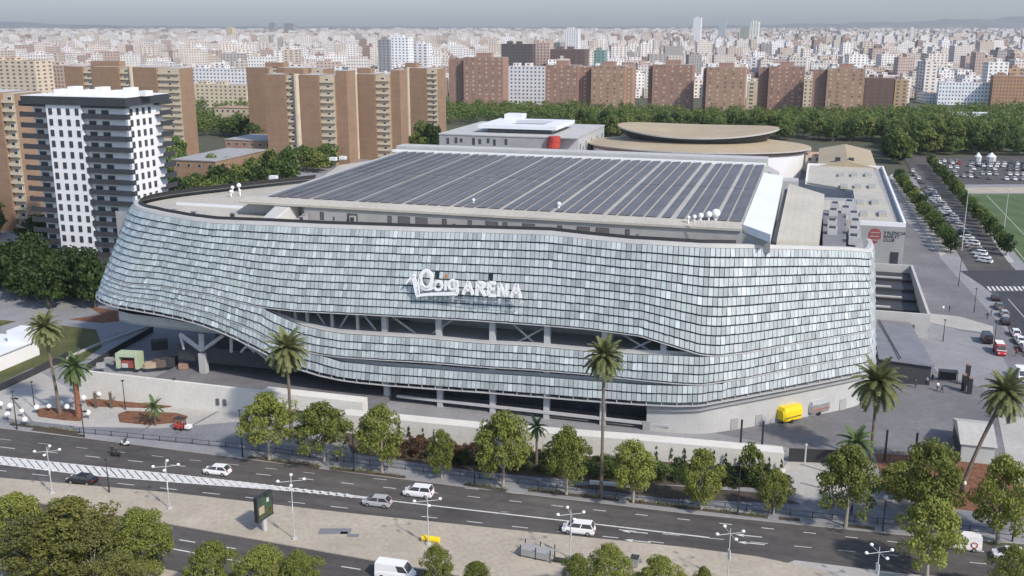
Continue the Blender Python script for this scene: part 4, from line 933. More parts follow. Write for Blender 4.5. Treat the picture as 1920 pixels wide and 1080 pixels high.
mb.prism([(q0[0], yy0), (q1[0], yy0 + 3), (q1[0], yy1), (q0[0], yy1)], 0, 11.5); mb.build('wall', 'concrete', gh)
mb = MB(); mb.hexa([(q0[0] - .5, yy0 - .5, 11.52), (xm, yy0 - .5, 11.52), (xm, yy1, 11.52), (q0[0] - .5, yy1, 11.52), (q0[0] - .5, yy0 - .5, 12), (xm, yy0 - .5, 14.4), (xm, yy1, 14.4), (q0[0] - .5, yy1, 12)])
mb.hexa([(xm, yy0 - .5, 11.52), (q1[0] + .5, yy0 - .5, 11.52), (q1[0] + .5, yy1, 11.52), (xm, yy1, 11.52), (xm, yy0 - .5, 14.4), (q1[0] + .5, yy0 - .5, 12), (q1[0] + .5, yy1, 12), (xm, yy1, 14.4)]); mb.build('roof', 'roof_tan', gh)
for u in (.28, .52): mb = MB(); x = q0[0] + (q1[0] - q0[0]) * u; mb.box(x, x + 2, yy0 + 4, yy0 + 7, 12.5, 15); mb.build('vent', 'charcoal', gh)
# small pink-white block between the halls and low roofs
lb = block('small white and salmon block between the oval hall and the tan gabled hall', 1508, 1538, 330, 292, 16, (.7, .6, .52), (.5, .35, .25), 1, 'low_building')
# ---- sunken loading court and stair shed on the right
lc = thing('loading_court', 'grey walled loading court with a stepped dark ramp beside the arena', 'loading court', C0, RZ)
def zq(x, y, z): return L(G(x, y, z))
zt = 5.5
q = [zq(1640, 590, zt), zq(1745, 590, zt), zq(1712, 498, zt), zq(1640, 500, zt)]; xl = 29
mb = MB(); ye = q[1][1]; xr = q[1][0]; yb = q[2][1]
mb.box(xl, xr, ye, ye + .6, .13, zt); mb.box(xr - .6, xr, ye + .6, yb, .13, zt + .003); mb.box(xl, xr, yb, yb + .6, .13, zt); mb.build('wall', 'concrete_lt', lc)
for k in range(6):
    mb = MB(); y0_ = ye + .6 + (yb - ye - .6) * k / 6; y1_ = ye + .6 + (yb - ye - .6) * (k + 1) / 6
    mb.box(xl, xr - .6, y0_, y1_ - .02, .13, .6 + k * .55, 0); mb.box(xl, xr - 3 - (k * 2) % 5, y0_ + 1, y0_ + 1.8, .6 + k * .55, .9 + k * .55, 1); mb.build('ramp_step', ['steel_dk' if k % 2 else 'charcoal', 'concrete_lt'], lc)
mb = MB(); mb.box(xl, xr - 3, ye - .12, ye - .01, 2.0, 2.9); mb.build('slot_window', 'dark_int', lc)
sh = thing('stair_shed', 'low grey shed with a steel stair roof beside the arena end', 'shed', C0, RZ)
f0 = zq(1640, 722, 0); f1 = zq(1742, 722, 0); hy = ztop(G(1690, 722), 678)
mb = MB(); y0_ = (f0[1] + f1[1]) / 2; x1_ = f1[0]; x0_ = 29.5
mb.hexa([(x0_, y0_, .13), (x1_, y0_ + 1, .13), (x1_ - 2, ye - 1, .13), (x0_, ye - 1, .13), (x0_, y0_, hy), (x1_, y0_ + 1, hy - .8), (x1_ - 2, ye - 1, zt - 2.2), (x0_, ye - 1, zt - 2.0)]); mb.build('wall', 'charcoal', sh)
M['shed_roof'] = grid_mul(mat('shed_roof', (.2, .2, .225), .5, .15, .3), 0, 1.4, rz=0, width=.25, dark=.6)
mb = MB(); mb.hexa([(x0_, y0_ - .4, hy + .05), (x1_ + .5, y0_ + .5, hy - .75), (x1_ - 1.5, ye - 1.2, zt - 2.1), (x0_, ye - 1.2, zt - 1.9), (x0_, y0_ - .4, hy + .3), (x1_ + .5, y0_ + .5, hy - .5), (x1_ - 1.5, ye - 1.2, zt - 1.85), (x0_, ye - 1.2, zt - 1.65)]); mb.build('roof', 'shed_roof', sh)
mb = MB(); mb.tube((x0_ + 4, y0_ + 1, hy + .3), (x0_ + 1.5, ye - 3, zt - 1.3), .12, n=6); mb.build('handrail', 'steel_dk', sh)
# ---- low brown school-like buildings behind the arena's left shoulder
def low(label, px0, px1, py0, top, depth, m1, m2, nm='low_building', cat='building'):
    A = G(px0, py0); t = thing(nm, label, cat, A, RZ); h = ztop(A, top); w_ = ulen(A, px1)
    mb = MB(); mb.box(0, w_, 0, depth, 0, h); mb.build('wall', m1, t); mb = MB(); mb.box(-.3, w_ + .3, -.3, depth + .3, h, h + .4); mb.build('roof', m2, t)
    n_ = max(2, int(w_ / 4)); wm2 = window_mesh(1.6, 1.4, 'cream', 'glass')
    for k in range(n_): link('window', wm2, t, (w_ * (k + .5) / n_ - .8, -.01, h - 2.6))
    return t
low('low brown brick building with trees before it behind the arena roof', 330, 408, 366, 300, 40, 'brick', 'concrete')
low('dark red flat building left of the tan slabs', 425, 512, 300, 262, 26, 'brick_red', 'concrete')
low('small orange-roofed house amid the dark trees', 405, 475, 240, 202, 14, 'cream', 'brick_or')
low('small white kiosk among the right-hand trees', 1778, 1850, 236, 212, 10, 'white_render', 'roof_white', 'kiosk', 'kiosk')
# white bungalow with a flat roof at the left edge
A = G(-95, 694); wb = thing('bungalow', 'flat white-roofed bungalow at the left edge of the photo', 'building', A, RZ)
h = 3.4; w_ = ulen(A, -14)
mb = MB(); mb.box(0, w_, 0, 13, 0, h); mb.build('wall', 'white_render', wb)
mb = MB(); mb.box(-.4, w_ + .4, -.4, 13.4, h, h + .35); mb.build('roof', 'roof_white', wb)
mb = MB(); mb.box(w_ - 4, w_ + .2, 9, 13.2, h + .35, h + 2.8); mb.build('roof_room', 'roof_white', wb)
for k in range(4): mb = MB(); mb.box(1 + k * 3, 2.6 + k * 3, -.1, 0, 1, 2.4); mb.build('window', 'glass', wb)
# ================================================================ THE CITY
PAL = [(.80, .77, .73), (.76, .70, .64), (.66, .58, .50), (.60, .50, .40), (.52, .39, .33), (.38, .25, .20), (.40, .37, .35), (.74, .66, .57), (.82, .80, .78), (.66, .58, .55)]
PN = ['white', 'off-white', 'cream', 'sandy', 'terracotta', 'brick-brown', 'grey', 'ivory', 'bright white', 'pinkish']
ROOF = [(.44, .27, .20), (.48, .42, .38), (.34, .17, .11), (.55, .53, .51), (.30, .28, .27), (.6, .58, .56)]
far_ = MB(); count = 0; near_list = []
def blocked(x, y):
    px, py = PR((x, y, 0))
    if 820 < px < 1640 and y < 960: return True
    return False
D = 905.0; row = 0
while D < 11500:
    x = -D * .62 - 40; i = 0; cx_ = D * .62 + 40
    sc_ = 1 + max(0, D - 2500) / 6000
    while x < cx_:
        wb_ = U_(8, 26) * sc_; gp = U_(.5, 6) if R() < .8 else U_(8, 22)
        h = (U_(7, 23) if R() < .87 else U_(24, 40)) * (1 if D < 4000 else .9)
        ci = random.choices(range(10), [13, 11, 8, 6, 5, 5, 4, 10, 12, 3])[0]; c = PAL[ci]; rf = random.choices(ROOF, [5, 5, 7, 4, 3, 4])[0]
        dpt = U_(10, 20) * sc_; yy = D + U_(-4, 4)
        if R() < .10: x += wb_ + gp; continue
        if not blocked(x + wb_ / 2, yy):
            f_ = U_(.85, 1.05); g_ = sum(c) / 3; c = tuple(min(.8, (k * .75 + g_ * .25) * f_) for k in c)
            near = count < 290 and abs(PR((x + wb_ / 2, yy, 0))[0] - 960) < 985
            mb = MB() if near else far_
            ox, oy = (0, 0) if near else (x, yy)
            def cb(x0, x1, y0, y1, z0, z1, c1, c2):
                if near: cbox(mb, x0, x1, y0, y1, z0, z1, c1, c2)
                else:
                    a = RZ * .0
                    cbox(mb, ox + x0, ox + x1, oy + y0, oy + y1, z0, z1, c1, c2)
            cb(0, wb_, 0, dpt, 0, h, c, rf)
            if R() < .6 and D < 6000: a_ = U_(.1, .6) * wb_; cb(a_, a_ + wb_ * .25, dpt * .25, dpt * .7, h, h + 2.8, c, rf)
            if R() < .4 and D < 2500: a_ = U_(.1, .7) * wb_; cb(a_, a_ + wb_ * .14, dpt * .5, dpt * .8, h, h + 1.6, (.8, .8, .8), (.7, .7, .7))
            if near:
                o = mb.build('apartment_building', ['city'], None, (x, yy, 0), U_(-.06, .06)); o['category'] = 'building'; o['group'] = 'apartment buildings of the near city'
                near_list.append([row, x, o, PN[ci], h]); count += 1
            i += 1
        x += wb_ + gp
    D += (24 + U_(0, 10)) * (1 + max(0, D - 1200) / 2600); row += 1
rows_ = {}
for r_, x, o, cn, h in near_list: rows_.setdefault(r_, []).append((x, o, cn, h))
for r_, l_ in rows_.items():
    l_.sort(key=lambda t: t[0])
    for i, (x, o, cn, h) in enumerate(l_):
        o['label'] = '%s %s block, %s from the left in the %s row of the city' % (cn, 'tall' if h > 24 else ('low' if h < 14 else 'mid-rise'), nth(i), nth(r_))
o = far_.build('city', ['city']); o['kind'] = 'stuff'; o['label'] = 'dense pale city stretching to the horizon'
# ================================================================ TREES AND PLANTS
def rnd_dir():
    z = U_(-1, 1); a = U_(0, 2 * math.pi); r = math.sqrt(1 - z * z); return Vector((r * math.cos(a), r * math.sin(a), z))
def leaf(mb, c, s, d=None):
    n = rnd_dir() if d is None else (rnd_dir() * .8 + d * .7 + Vector((0, 0, .35))).normalized()
    x = n.orthogonal().normalized(); y = n.cross(x); a = U_(0, 6.28); x, y = x * math.cos(a) + y * math.sin(a), y * math.cos(a) - x * math.sin(a)
    mb.add([c - x * s * .5, c - y * s * .32, c + x * s * .5, c + y * s * .32], [(0, 1, 2, 3)])
def crown_mesh(name, m, seed, n_cl, n_lf, ls, shape='round', cl=.28, base=.28):
    """crown of height 1 and diameter 1 (z from base to 1) made of leaf clumps"""
    random.seed(seed); mb = MB()
    for k in range(n_cl):
        t = R() ** .8; z = base + (1 - base) * t
        if shape == 'cone': rad = .5 * (1 - t) ** .62 * (.35 + .65 * min(1, t * 5))
        elif shape == 'flat': rad = .5 * math.sqrt(max(0, 1 - (2 * t - .9) ** 2)) * 1.0
        else: rad = .5 * math.sqrt(max(.02, 1 - (2 * t - .85) ** 2 * .85))
        a = U_(0, 6.28); rr = rad * math.sqrt(U_(.12, 1)) * U_(.8, 1.05)
        c = Vector((rr * math.cos(a), rr * math.sin(a), z)); r = cl * U_(.5, 1.0) * .5
        for j in range(n_lf):
            d = rnd_dir(); p = c + Vector((d.x * r, d.y * r, d.z * r * .8)) * (U_(.3, 1) ** .4)
            leaf(mb, p, ls * U_(.7, 1.3), d)
    return mb.mesh(name, [m])
def trunk_mesh(m, h0, r, seed, limbs=5, top=.75):
    random.seed(seed); mb = MB(); b = Vector((U_(-.02, .02), U_(-.02, .02), h0))
    mb.tube((0, 0, -.03), b, r * 1.25, r * .85, 7)
    mb.tube(b, (b.x, b.y, top), r * .85, r * .25, 6)
    for k in range(limbs):
        a = 6.28 * k / limbs + U_(-.4, .4); e = Vector((.28 * math.cos(a), .28 * math.sin(a), h0 + U_(.22, .45))); mb.tube(b, e, r * .55, r * .15, 5)
    return mb.mesh('trunk', [m])
# prototype meshes are one metre tall and one metre wide; objects scale them
st_cr = [crown_mesh('crown', 'leaf_a', s, 84, 105, .040, 'round', .29, .22) for s in (1, 2, 3, 4)]
st_tr = trunk_mesh('trunk', .26, .02, 5)
fg_cr = [crown_mesh('crown', 'leaf_a', s, 140, 120, .031, 'round', .25, .05) for s in (6, 7, 8)]
fgr_cr = [crown_mesh('crown', 'leaf_c', 21, 130, 90, .036, 'round', .24, .05), crown_mesh('crown', 'leaf_br', 22, 120, 80, .036, 'round', .24, .05)]
fo_cr = [crown_mesh('crown', m, s, 36, 34, .105, 'flat', .42, .25) for s, m in ((10, 'leaf_b'), (11, 'leaf_b'), (12, 'leaf_e'), (13, 'leaf_d'))]
fo_tr = trunk_mesh('trunk_dk', .3, .022, 15, 3)
bu_cr = [crown_mesh('foliage', m, s, 22, 26, .12, 'flat', .5, .0) for s, m in ((30, 'leaf_d'), (31, 'leaf_b'), (32, 'shrub_red'), (33, 'leaf_c'))]
cy_cr = crown_mesh('foliage', 'leaf_d', 40, 22, 20, .12, 'cone', .3, .02)
def tree(name, label, cat, loc, h, wd, crown, trunk, rz=None, group=None, cname='crown'):
    t = thing(name, label, cat, loc, U_(0, 6.28) if rz is None else rz, group)
    if trunk: o = link('trunk', trunk, t); o.scale = (h, h, h)
    o = link(cname, crown, t); o.scale = (wd, wd, h); return t
def hp(A, y, z0=.13): return max(1.0, ztop(A, y) - z0)
def wpx(A, w_, h): d = A[1] * CT - (h * .6 - H) * ST; return w_ * d / F
random.seed(5)
st = [(505, 862, 745, 108, 'sidewalk tree left of the tall shaggy palm, beside the wide plaza'), (608, 868, 762, 112, 'broad sidewalk tree right of the shaggy palm'),
      (716, 885, 768, 90, 'sidewalk tree before the left end of the white ramp wall'), (828, 896, 812, 54, 'slim small sidewalk tree between two full ones'),
      (943, 912, 782, 112, 'largest full sidewalk tree at the middle of the avenue'), (1062, 927, 808, 86, 'sidewalk tree just left of the tallest slim palm'),
      (1187, 942, 833, 96, 'sidewalk tree just right of the tallest slim palm'), (1315, 955, 848, 84, 'sidewalk tree below the right part of the ramp wall'),
      (1450, 965, 886, 60, 'small sidewalk tree at the entrance paving'), (1585, 987, 846, 116, 'large dark sidewalk tree right of the entrance paving'),
      (1738, 1003, 838, 132, 'tallest sidewalk tree, in front of the grey tent'), (1870, 1016, 864, 112, 'sidewalk tree by the right edge of the photo'),
      (1690, 940, 872, 96, 'darker tree behind the tallest sidewalk tree'), (1738, 1082, 945, 122, 'tree standing on the near side of the avenue at right')]
for i, (x, y, tp, w_, lb_) in enumerate(st):
    A = G(x, y, .13); h = hp(A, tp); tree('street_tree', lb_, 'tree', A, h, wpx(A, w_, h) * 1.04, st_cr[i % 4], st_tr, group='plane trees along the avenue')
for i, (x, y, tp, w_, lb_) in enumerate([(1405, 905, 836, 46, 'thin sapling before the right end of the ramp wall'), (1462, 800, 770, 0, '')]):
    if w_: A = G(x, y, .13); h = hp(A, tp); tree('sapling', lb_, 'tree', A, h, wpx(A, w_, h), fo_cr[2], st_tr)
# foreground crowns: trunk feet lie below the picture
fgl = [(28, 930, 9.5, 100, 0, 'yellow-green tree at the bottom left corner'), (120, 944, 9.2, 165, 3, 'broad olive tree at the bottom left'), (165, 985, 8.0, 120, 4, 'brownish tree in front of the olive one at the bottom left'),
       (55, 975, 8.2, 130, 4, 'reddish brown bushy tree near the bottom left corner'), (258, 962, 8.4, 112, 1, 'tall yellow-green tree right of the brownish bottom trees'),
       (395, 1022, 7.4, 95, 2, 'green tree top rising alone at the bottom edge, left part'), (490, 1030, 7.2, 90, 0, 'left of two touching tree tops at the bottom edge'), (560, 1042, 7.0, 90, 1, 'right of two touching tree tops at the bottom edge'),
       (817, 1026, 5.6, 54, 2, 'slim tree top below the yellow barrier'), (893, 1056, 5.0, 50, 0, 'small tree top right of the slim one at the bottom edge'),
       (1082, 1044, 5.5, 62, 1, 'tree top below the metal bus shelter frame'), (1143, 1026, 6.4, 78, 2, 'pointed tree top right of the metal bus shelter frame'),
       (1240, 1050, 5.4, 84, 0, 'low wide tree top at the bottom edge'), (1320, 1066, 5.0, 40, 1, 'tiny tree top at the bottom edge'), (1903, 1028, 7.0, 70, 2, 'tree top at the bottom right corner'), (215, 1040, 7.0, 100, 4, 'dark brown tree low at the bottom left')]
for x, tp, h, w_, k, lb_ in fgl:
    A = G(x, tp, h + .14); A.z = .14
    tree('foreground_tree', lb_, 'tree', A, h, wpx(A, w_, h) * 1.18, (fg_cr + fgr_cr)[k], st_tr)
# ---- palms
def palm(label, x, y, tp, wpx_, lean=None, m='palm', skirt=True, dates=False, seed=0, trunk_m='palm_trunk', tr=.28, n=74):
    random.seed(seed); A = G(x, y, .13); 
    if lean: off = Vector((lean, 0, 0))
    else: off = Vector((0, 0, 0))
    h = ztop(A, tp); wr = wpx(A, wpx_, h) / 2; hc = h - wr * .62
    t = thing('palm_tree', label, 'palm', A)
    mb = MB(); pts = [Vector((off.x * (k / 8) ** 1.3, 0, hc * k / 8 - (.03 if k == 0 else 0))) for k in range(9)]
    mb.path(pts, [tr * (1.25 - .35 * min(1, k / 3)) for k in range(9)], 8); mb.build('trunk', trunk_m, t)
    c = pts[-1]; fm = MB()
    for k in range(n):
        a = k * 2.399 + U_(-.2, .2); q = (k + .5) / n
        el = math.radians(80 - 125 * q ** .9) if skirt else math.radians(75 - 85 * q)
        ln = wr * U_(.92, 1.12); d0 = Vector((math.cos(a) * math.cos(el), math.sin(a) * math.cos(el), math.sin(el))); p = Vector(c) + d0 * .2; d = d0.copy(); sp = []
        for j in range(8): sp.append(p.copy()); p = p + d * ln / 7; d = (d + Vector((0, 0, -.17 - .1 * q))).normalized()
        sd = d0.cross(Vector((0, 0, 1))); sd = sd.normalized() if sd.length > .01 else Vector((1, 0, 0))
        for j in range(1, 8):
            pa, pb = sp[j - 1], sp[j]; tl = ln * .30 * (1 - abs(j - 3.5) / 7.5); dr = (pb - pa).normalized()
            for s_ in (-1, 1):
                for f_ in (.15, .5, .85):
                    o_ = pa.lerp(pb, f_); tip = o_ + (sd * s_ * .8 + dr * .75 + Vector((0, 0, -.28))).normalized() * tl
                    fm.add([o_, o_ + dr * ln * .085, tip], [(0, 1, 2)])
        fm.tube(sp[0], sp[3], .05, .03, 4, cap=False)
    fm.build('crown', m, t)
    if dates:
        db = MB()
        for k in range(10): a = k * .628; db.tube(c + Vector((0, 0, .1)), c + Vector((math.cos(a) * 1.5, math.sin(a) * 1.5, -.1 - .45 * (k % 3))), .1, .34, 5)
        db.build('date_cluster', 'dates', t)
    return t
palm('tall thin palm over the lawn at the far left', 113, 778, 598, 66, lean=-1.0, seed=1)
palm('short bright green palm with a thick reddish trunk beside the white wall', 149, 783, 672, 62, m='palm_g', trunk_m='palm_red', tr=.55, seed=2, n=40)
palm('shaggy tall palm with a hanging skirt in front of the split skin', 547, 818, 634, 82, dates=True, seed=3, n=84)
palm('tallest slim palm standing on the avenue sidewalk', 1127, 932, 648, 78, tr=.24, seed=4)
palm('palm with orange date stalks right of the yellow trailer', 1632, 862, 692, 96, dates=True, seed=5, n=70)
palm('leaning palm in front of the grey tent', 1803, 922, 714, 92, lean=4.6, tr=.3, seed=6)
palm('short stubby palm behind the right sidewalk trees', 1600, 878, 812, 72, m='palm_g', seed=7, n=44)
palm('small scruffy palm before the white ramp wall', 1006, 870, 790, 44, m='palm_g', trunk_m='palm_trunk', tr=.2, seed=8, n=26)
palm('little feathery palm in the right bark bed of the left plaza', 292, 798, 752, 44, m='palm_g', tr=.12, seed=9, n=22)
# ---- shrubs of the garden strip, hedges and bushes
random.seed(8)
k = 0; shr = []
for x in range(755, 1480, 17):
    yb_ = interp([(740, 836), (900, 858), (1200, 880), (1480, 905)], x)
    for dy in (0, 16):
        A = G(x + U_(-5, 5), yb_ + dy + U_(-4, 4), .13); hh = U_(1.2, 2.4)
        shr.append((A, hh, 2 if (x < 900 and R() < .7) or R() < .15 else (0 if R() < .6 else 1)))
shr.sort(key=lambda t: PR(t[0])[0])
for i, (A, hh, m_) in enumerate(shr):
    t = tree('garden_shrub', '%s shrub, %s from the left in the garden strip below the ramp wall' % (('dark green', 'leafy green', 'reddish', 'x')[m_], nth(i)), 'shrub', A, hh, hh * 1.25, bu_cr[m_], None, group='shrubs in the garden strip', cname='foliage')
cyp = sorted([(x + U_(-4, 4), interp([(740, 815), (1480, 878)], x)) for x in list(range(745, 1000, 24)) + list(range(1230, 1470, 26))])
for i, (x, y) in enumerate(cyp):
    A = G(x, y + 8, .13); t = tree('small_cypress', 'small dark upright conifer, %s from the left against the ramp wall' % nth(i), 'shrub', A, U_(1.9, 2.8), .9, cy_cr, None, group='small conifers along the ramp wall', cname='foliage')
for i, (x0, y0, x1, y1, n_, hw, lb_) in enumerate([(1682, 338, 1786, 478, 26, 4.6, 'by the long hall'), (1743, 310, 1890, 484, 30, 4.0, 'beside the sports pitch')]):
    for j in range(n_):
        # even spacing on the ground
        a = G(x0, y0, .13); c = G(x1, y1, .13); A = a.lerp(c, (j + .5) / n_); 
        t = tree('hedge_tree', 'rounded hedge tree %s, %s from the far end of its row' % (lb_, nth(j)), 'tree', A, U_(4.6, 6.4), U_(1.0, 1.3) * hw, fo_cr[(0, 3, 2, 1)[j % 4]], fo_tr, group='hedge trees ' + lb_)
# low planting strip along the kerb
ks = MB(); random.seed(3)
def kerb_strip(x0, y0, x1, y1, w_=.9):
    a = G(x0, y0, .13); c = G(x1, y1, .13); d = (c - a).normalized(); n = Vector((-d.y, d.x, 0)) * w_ / 2
    ks.add([p + Vector((0, 0, .02)) for p in (a - n, c - n, c + n, a + n)], [(0, 1, 2, 3)])
for s in ((20, 795, 148, 812), (60, 805, 156, 818), (465, 857, 600, 876), (620, 878, 760, 895), (870, 908, 950, 920), (990, 919, 1160, 938), (1180, 940, 1440, 970), (1460, 972, 1500, 975), (1580, 985, 1640, 991)): kerb_strip(*s)
structure('planting_strip', ks, 'soil')
kb = MB()
for s in ((465, 855, 600, 874), (620, 877, 760, 893), (870, 906, 950, 918), (990, 917, 1160, 936), (1180, 938, 1440, 968), (20, 793, 148, 810), (1640, 846, 1780, 858)):
    a = G(s[0], s[1], .13); c = G(s[2], s[3], .13); n_ = int((c - a).length * 9)
    for j in range(n_):
        p = a.lerp(c, R()) + Vector((U_(-.4, .4), U_(-.4, .4), U_(.05, .35))); leaf(kb, p, U_(.2, .45))
o = kb.build('ground_cover', ['leaf_c']); o['kind'] = 'stuff'
# bark beds of the left plaza
for pts, nm in (([(68, 770), (85, 766), (140, 770), (155, 775), (152, 790), (120, 788), (72, 781)], 'left'), ([(222, 778), (238, 772), (330, 776), (352, 782), (340, 792), (280, 797), (225, 792)], 'mid'), ([(160, 752), (180, 748), (300, 757), (330, 762), (300, 766), (165, 762)], 'wall')):
    b = MB(); b.prism(pix(pts, .13), .13, .34); structure('planting_bed', b, 'mulch')
# ---- the tree belt behind the arena, bushes at left
zones = [  # photo polygon given as list of (x, ytop, ybottom) spans of tree feet
    ([(690, 222, 262), (820, 212, 268)], 1.0), ([(820, 210, 262), (1070, 214, 270), (1300, 224, 262), (1520, 226, 290), (1660, 222, 300), (1700, 222, 292), (1925, 216, 292)], 1.0),
    ([(345, 232, 258), (480, 230, 258)], 1.2)]
cand = []
random.seed(77)
for sp_, dn in zones:
    x0, x1 = sp_[0][0], sp_[-1][0]
    yt = [(s[0], s[1]) for s in sp_]; yb2 = [(s[0], s[2]) for s in sp_]
    dmin = G(0, max(s[2] for s in sp_)).y; dmax = G(0, min(s[1] for s in sp_)).y; dd = dmin
    while dd < dmax:
        step = 10.5; X = (x0 - 960) / F * dd; XE = (x1 - 960) / F * dd * 1.02
        while X < XE:
            p = Vector((X + U_(-3, 3), dd + U_(-3, 3), 0)); px, py = PR(p)
            if interp(yt, px) <= py <= interp(yb2, px) and x0 <= px <= x1: cand.append(p)
            X += step / dn
        dd += step / dn
for (x, y, n_, sx, sy) in ((20, 520, 16, 90, 22), (110, 560, 14, 70, 22), (20, 440, 9, 50, 20), (322, 392, 7, 22, 10), (395, 378, 7, 40, 8), (445, 362, 9, 50, 8), (520, 348, 7, 45, 6), (330, 340, 4, 15, 20), (780, 285, 6, 34, 8), (600, 318, 4, 40, 5), (470, 262, 4, 30, 6), (1690, 300, 8, 30, 8), (410, 215, 8, 60, 8)):
    for k in range(n_): cand.append(Vector(G(x + U_(-sx, sx), y + U_(-sy, sy), 0)))
fr = MB()
def okp(p):
    px, py = PR(p)
    if 1066 < px < 1530 and py > 262: return False
    if 820 < px < 1072 and py > 236: return False
    if 1500 < px < 1665 and py > 268: return False
    if 1694 < px < 1745 and 296 < py: return False
    return True
cand = [p for p in cand if okp(p)]
cand.sort(key=lambda p: p.length)
ind, rest = cand[:215], cand[215:]
groups = {}
for p in ind:
    px, py = PR(p); z_ = ('left of the white tower' if px < 250 else 'between the white tower and the tan slabs' if px < 500 else 'by the tan slabs' if px < 820 else 'behind the civic building' if px < 1075 else 'behind the oval hall' if px < 1530 else 'at the end of the side street' if px < 1750 else 'behind the car park')
    groups.setdefault(z_, []).append(p)
for z_, l_ in groups.items():
    l_.sort(key=lambda p: PR(p)[0])
    for i, p in enumerate(l_):
        sh_ = (1 if p.y > 380 else .85); h = U_(8, 15.5) * sh_; m_ = random.choices(range(4), [4, 3, 4, 2] if p.y > 380 else [2, 2, 1, 5])[0]
        if PR(p)[0] < 250: m_ = 3
        if PR(p)[0] > 1600 and R() < .25: m_ = 2
        tree('park_tree', '%s tree %s, %s from the left there' % (('mid green', 'deep green', 'light green', 'dark green')[m_], z_, nth(i)), 'tree', p, h, U_(9.5, 13.5) * sh_, fo_cr[m_], fo_tr, group='trees ' + z_)
print('individual trees', len(ind), 'rest', len(rest))
random.seed(9); wd_ = [MB(), MB()]
for p in rest:
    h = U_(9.5, 13.5); k = 0 if R() < .65 else 1
    for c_ in range(12):
        a = U_(0, 6.28); rr = 5.5 * math.sqrt(R()); c = Vector((p.x + rr * math.cos(a), p.y + rr * math.sin(a), h * U_(.45, .92) * (1 - .25 * (rr / 5.5) ** 2)))
        for j in range(13): d = rnd_dir(); leaf(wd_[k], c + d * 2.0 * (U_(.4, 1)), U_(1.0, 1.9), d)
for k, m_ in ((0, 'leaf_b'), (1, 'leaf_e')):
    o = wd_[k].build('woodland', [m_]); o['kind'] = 'stuff'; o['label'] = 'far part of the tree belt'
random.seed(12)
# ================================================================ RAMP WALL, FENCES, GATE
def wall_line(name, label, cat, pts, h, th, m, z0=.13, top=None, caps=None):
    """pts = photo positions of the foot; heights may vary"""
    t = thing(name, label, cat, G(*pts[0], z0)); o0 = G(*pts[0], z0); mb = MB()
    P = [G(*p, z0) - o0 for p in pts]; hs = h if isinstance(h, (list, tuple)) else [h] * len(P)
    for i in range(len(P) - 1):
        a, c = P[i], P[i + 1]; d = (c - a).normalized(); n = Vector((-d.y, d.x, 0)) * th
        mb.hexa([a, c, c + n, a + n, a + Vector((0, 0, hs[i])), c + Vector((0, 0, hs[i + 1])), c + n + Vector((0, 0, hs[i + 1])), a + n + Vector((0, 0, hs[i]))], 0)
    mb.build('wall', m, t); return t
rw = wall_line('ramp_wall', 'long low white ramp wall behind the garden strip', 'wall', [(640, 811), (900, 839), (1200, 863), (1468, 881)], [3.3, 3.4, 3.4, 2.8], 2.6, 'white_wall')
def fence(label, pts, h, sp, m='steel_dk', name='fence', rails=2, bars=True):
    o0 = G(*pts[0], .13); t = thing(name, label, 'fence', o0); P = [G(*p, .13) - o0 for p in pts]
    mb = MB()
    for a, c in zip(P, P[1:]):
        d = (c - a).normalized(); L_ = (c - a).length
        for r in range(rails): z = h * (.15 + .82 * r / max(1, rails - 1)); mb.tube(a + Vector((0, 0, z)), c + Vector((0, 0, z)), .035, n=4)
        if bars:
            for k in range(int(L_ / .45)): q = a + d * k * .45; mb.tube(q + Vector((0, 0, h * .15)), q + Vector((0, 0, h * .97)), .015, n=3, cap=False)
        k = 0
    mb.build('rail', m, t)
    pm_ = MB(); pm_.box(-.05, .05, -.05, .05, 0, h * 1.04); pme = pm_.mesh('post', [m]); cnt = 0
    for a, c in zip(P, P[1:]):
        d = (c - a).normalized(); L_ = (c - a).length
        for k in range(int(L_ / sp) + 1):
            if cnt < 95: link('post', pme, t, a + d * k * sp); cnt += 1
    return t
fence('dark railing along the top court behind the ramp wall right part', [(1218, 838), (1475, 862)], 1.5, 2.5)
fence('dark railing right of the black sliding gate', [(1605, 866), (1780, 876)], 1.5, 2.5)
fence('thin dark railing along the blue pavement', [(150, 812), (455, 842), (660, 868), (900, 898), (1280, 944), (1560, 975), (1900, 1004)], .9, 3.0, bars=False)
fence('brown railing of the lawn beside the white bungalow', [(-20, 700), (70, 645)], 1.3, 1.5, m='brick_red')
gt = thing('sliding_gate', 'black sliding gate right of the ramp wall end', 'gate', G(1478, 866, .13)); g1 = G(1602, 871, .13) - G(1478, 866, .13)
mb = MB(); d = g1.normalized(); n = Vector((-d.y, d.x, 0)) * .12
mb.hexa([Vector((0, 0, .1)), g1 + Vector((0, 0, .1)), g1 + n + Vector((0, 0, .1)), n + Vector((0, 0, .1)), Vector((0, 0, 2.3)), g1 + Vector((0, 0, 2.3)), g1 + n + Vector((0, 0, 2.3)), n + Vector((0, 0, 2.3))]); mb.build('panel', 'steel_dk', gt)
for f_ in (.25, .95): mb = MB(); p = g1 * f_; mb.tube(p, p + Vector((0, 0, 2.9)), .16, n=8); mb.ball(p + Vector((0, 0, 3.0)), .24); mb.build('gate_post', 'concrete_lt', gt)
wall_line('boundary_wall', 'dark low wall along the lawn at the far left', 'wall', [(-40, 752), (60, 706), (130, 672)], 1.4, .3, 'charcoal')
wall_line('boundary_wall', 'white kerb wall between the lawn and the left plaza', 'wall', [(-10, 738), (90, 690), (180, 650), (285, 612)], .5, .4, 'concrete_lt')
wall_line('bench_wall', 'low pale curved bench wall at the right end of the garden strip', 'wall', [(1415, 905), (1452, 898), (1472, 886)], .6, .5, 'white_wall')
wall_line('bench_wall', 'low pale bench wall below the left part of the garden strip', 'wall', [(1105, 908), (1180, 915)], .5, .5, 'white_wall')
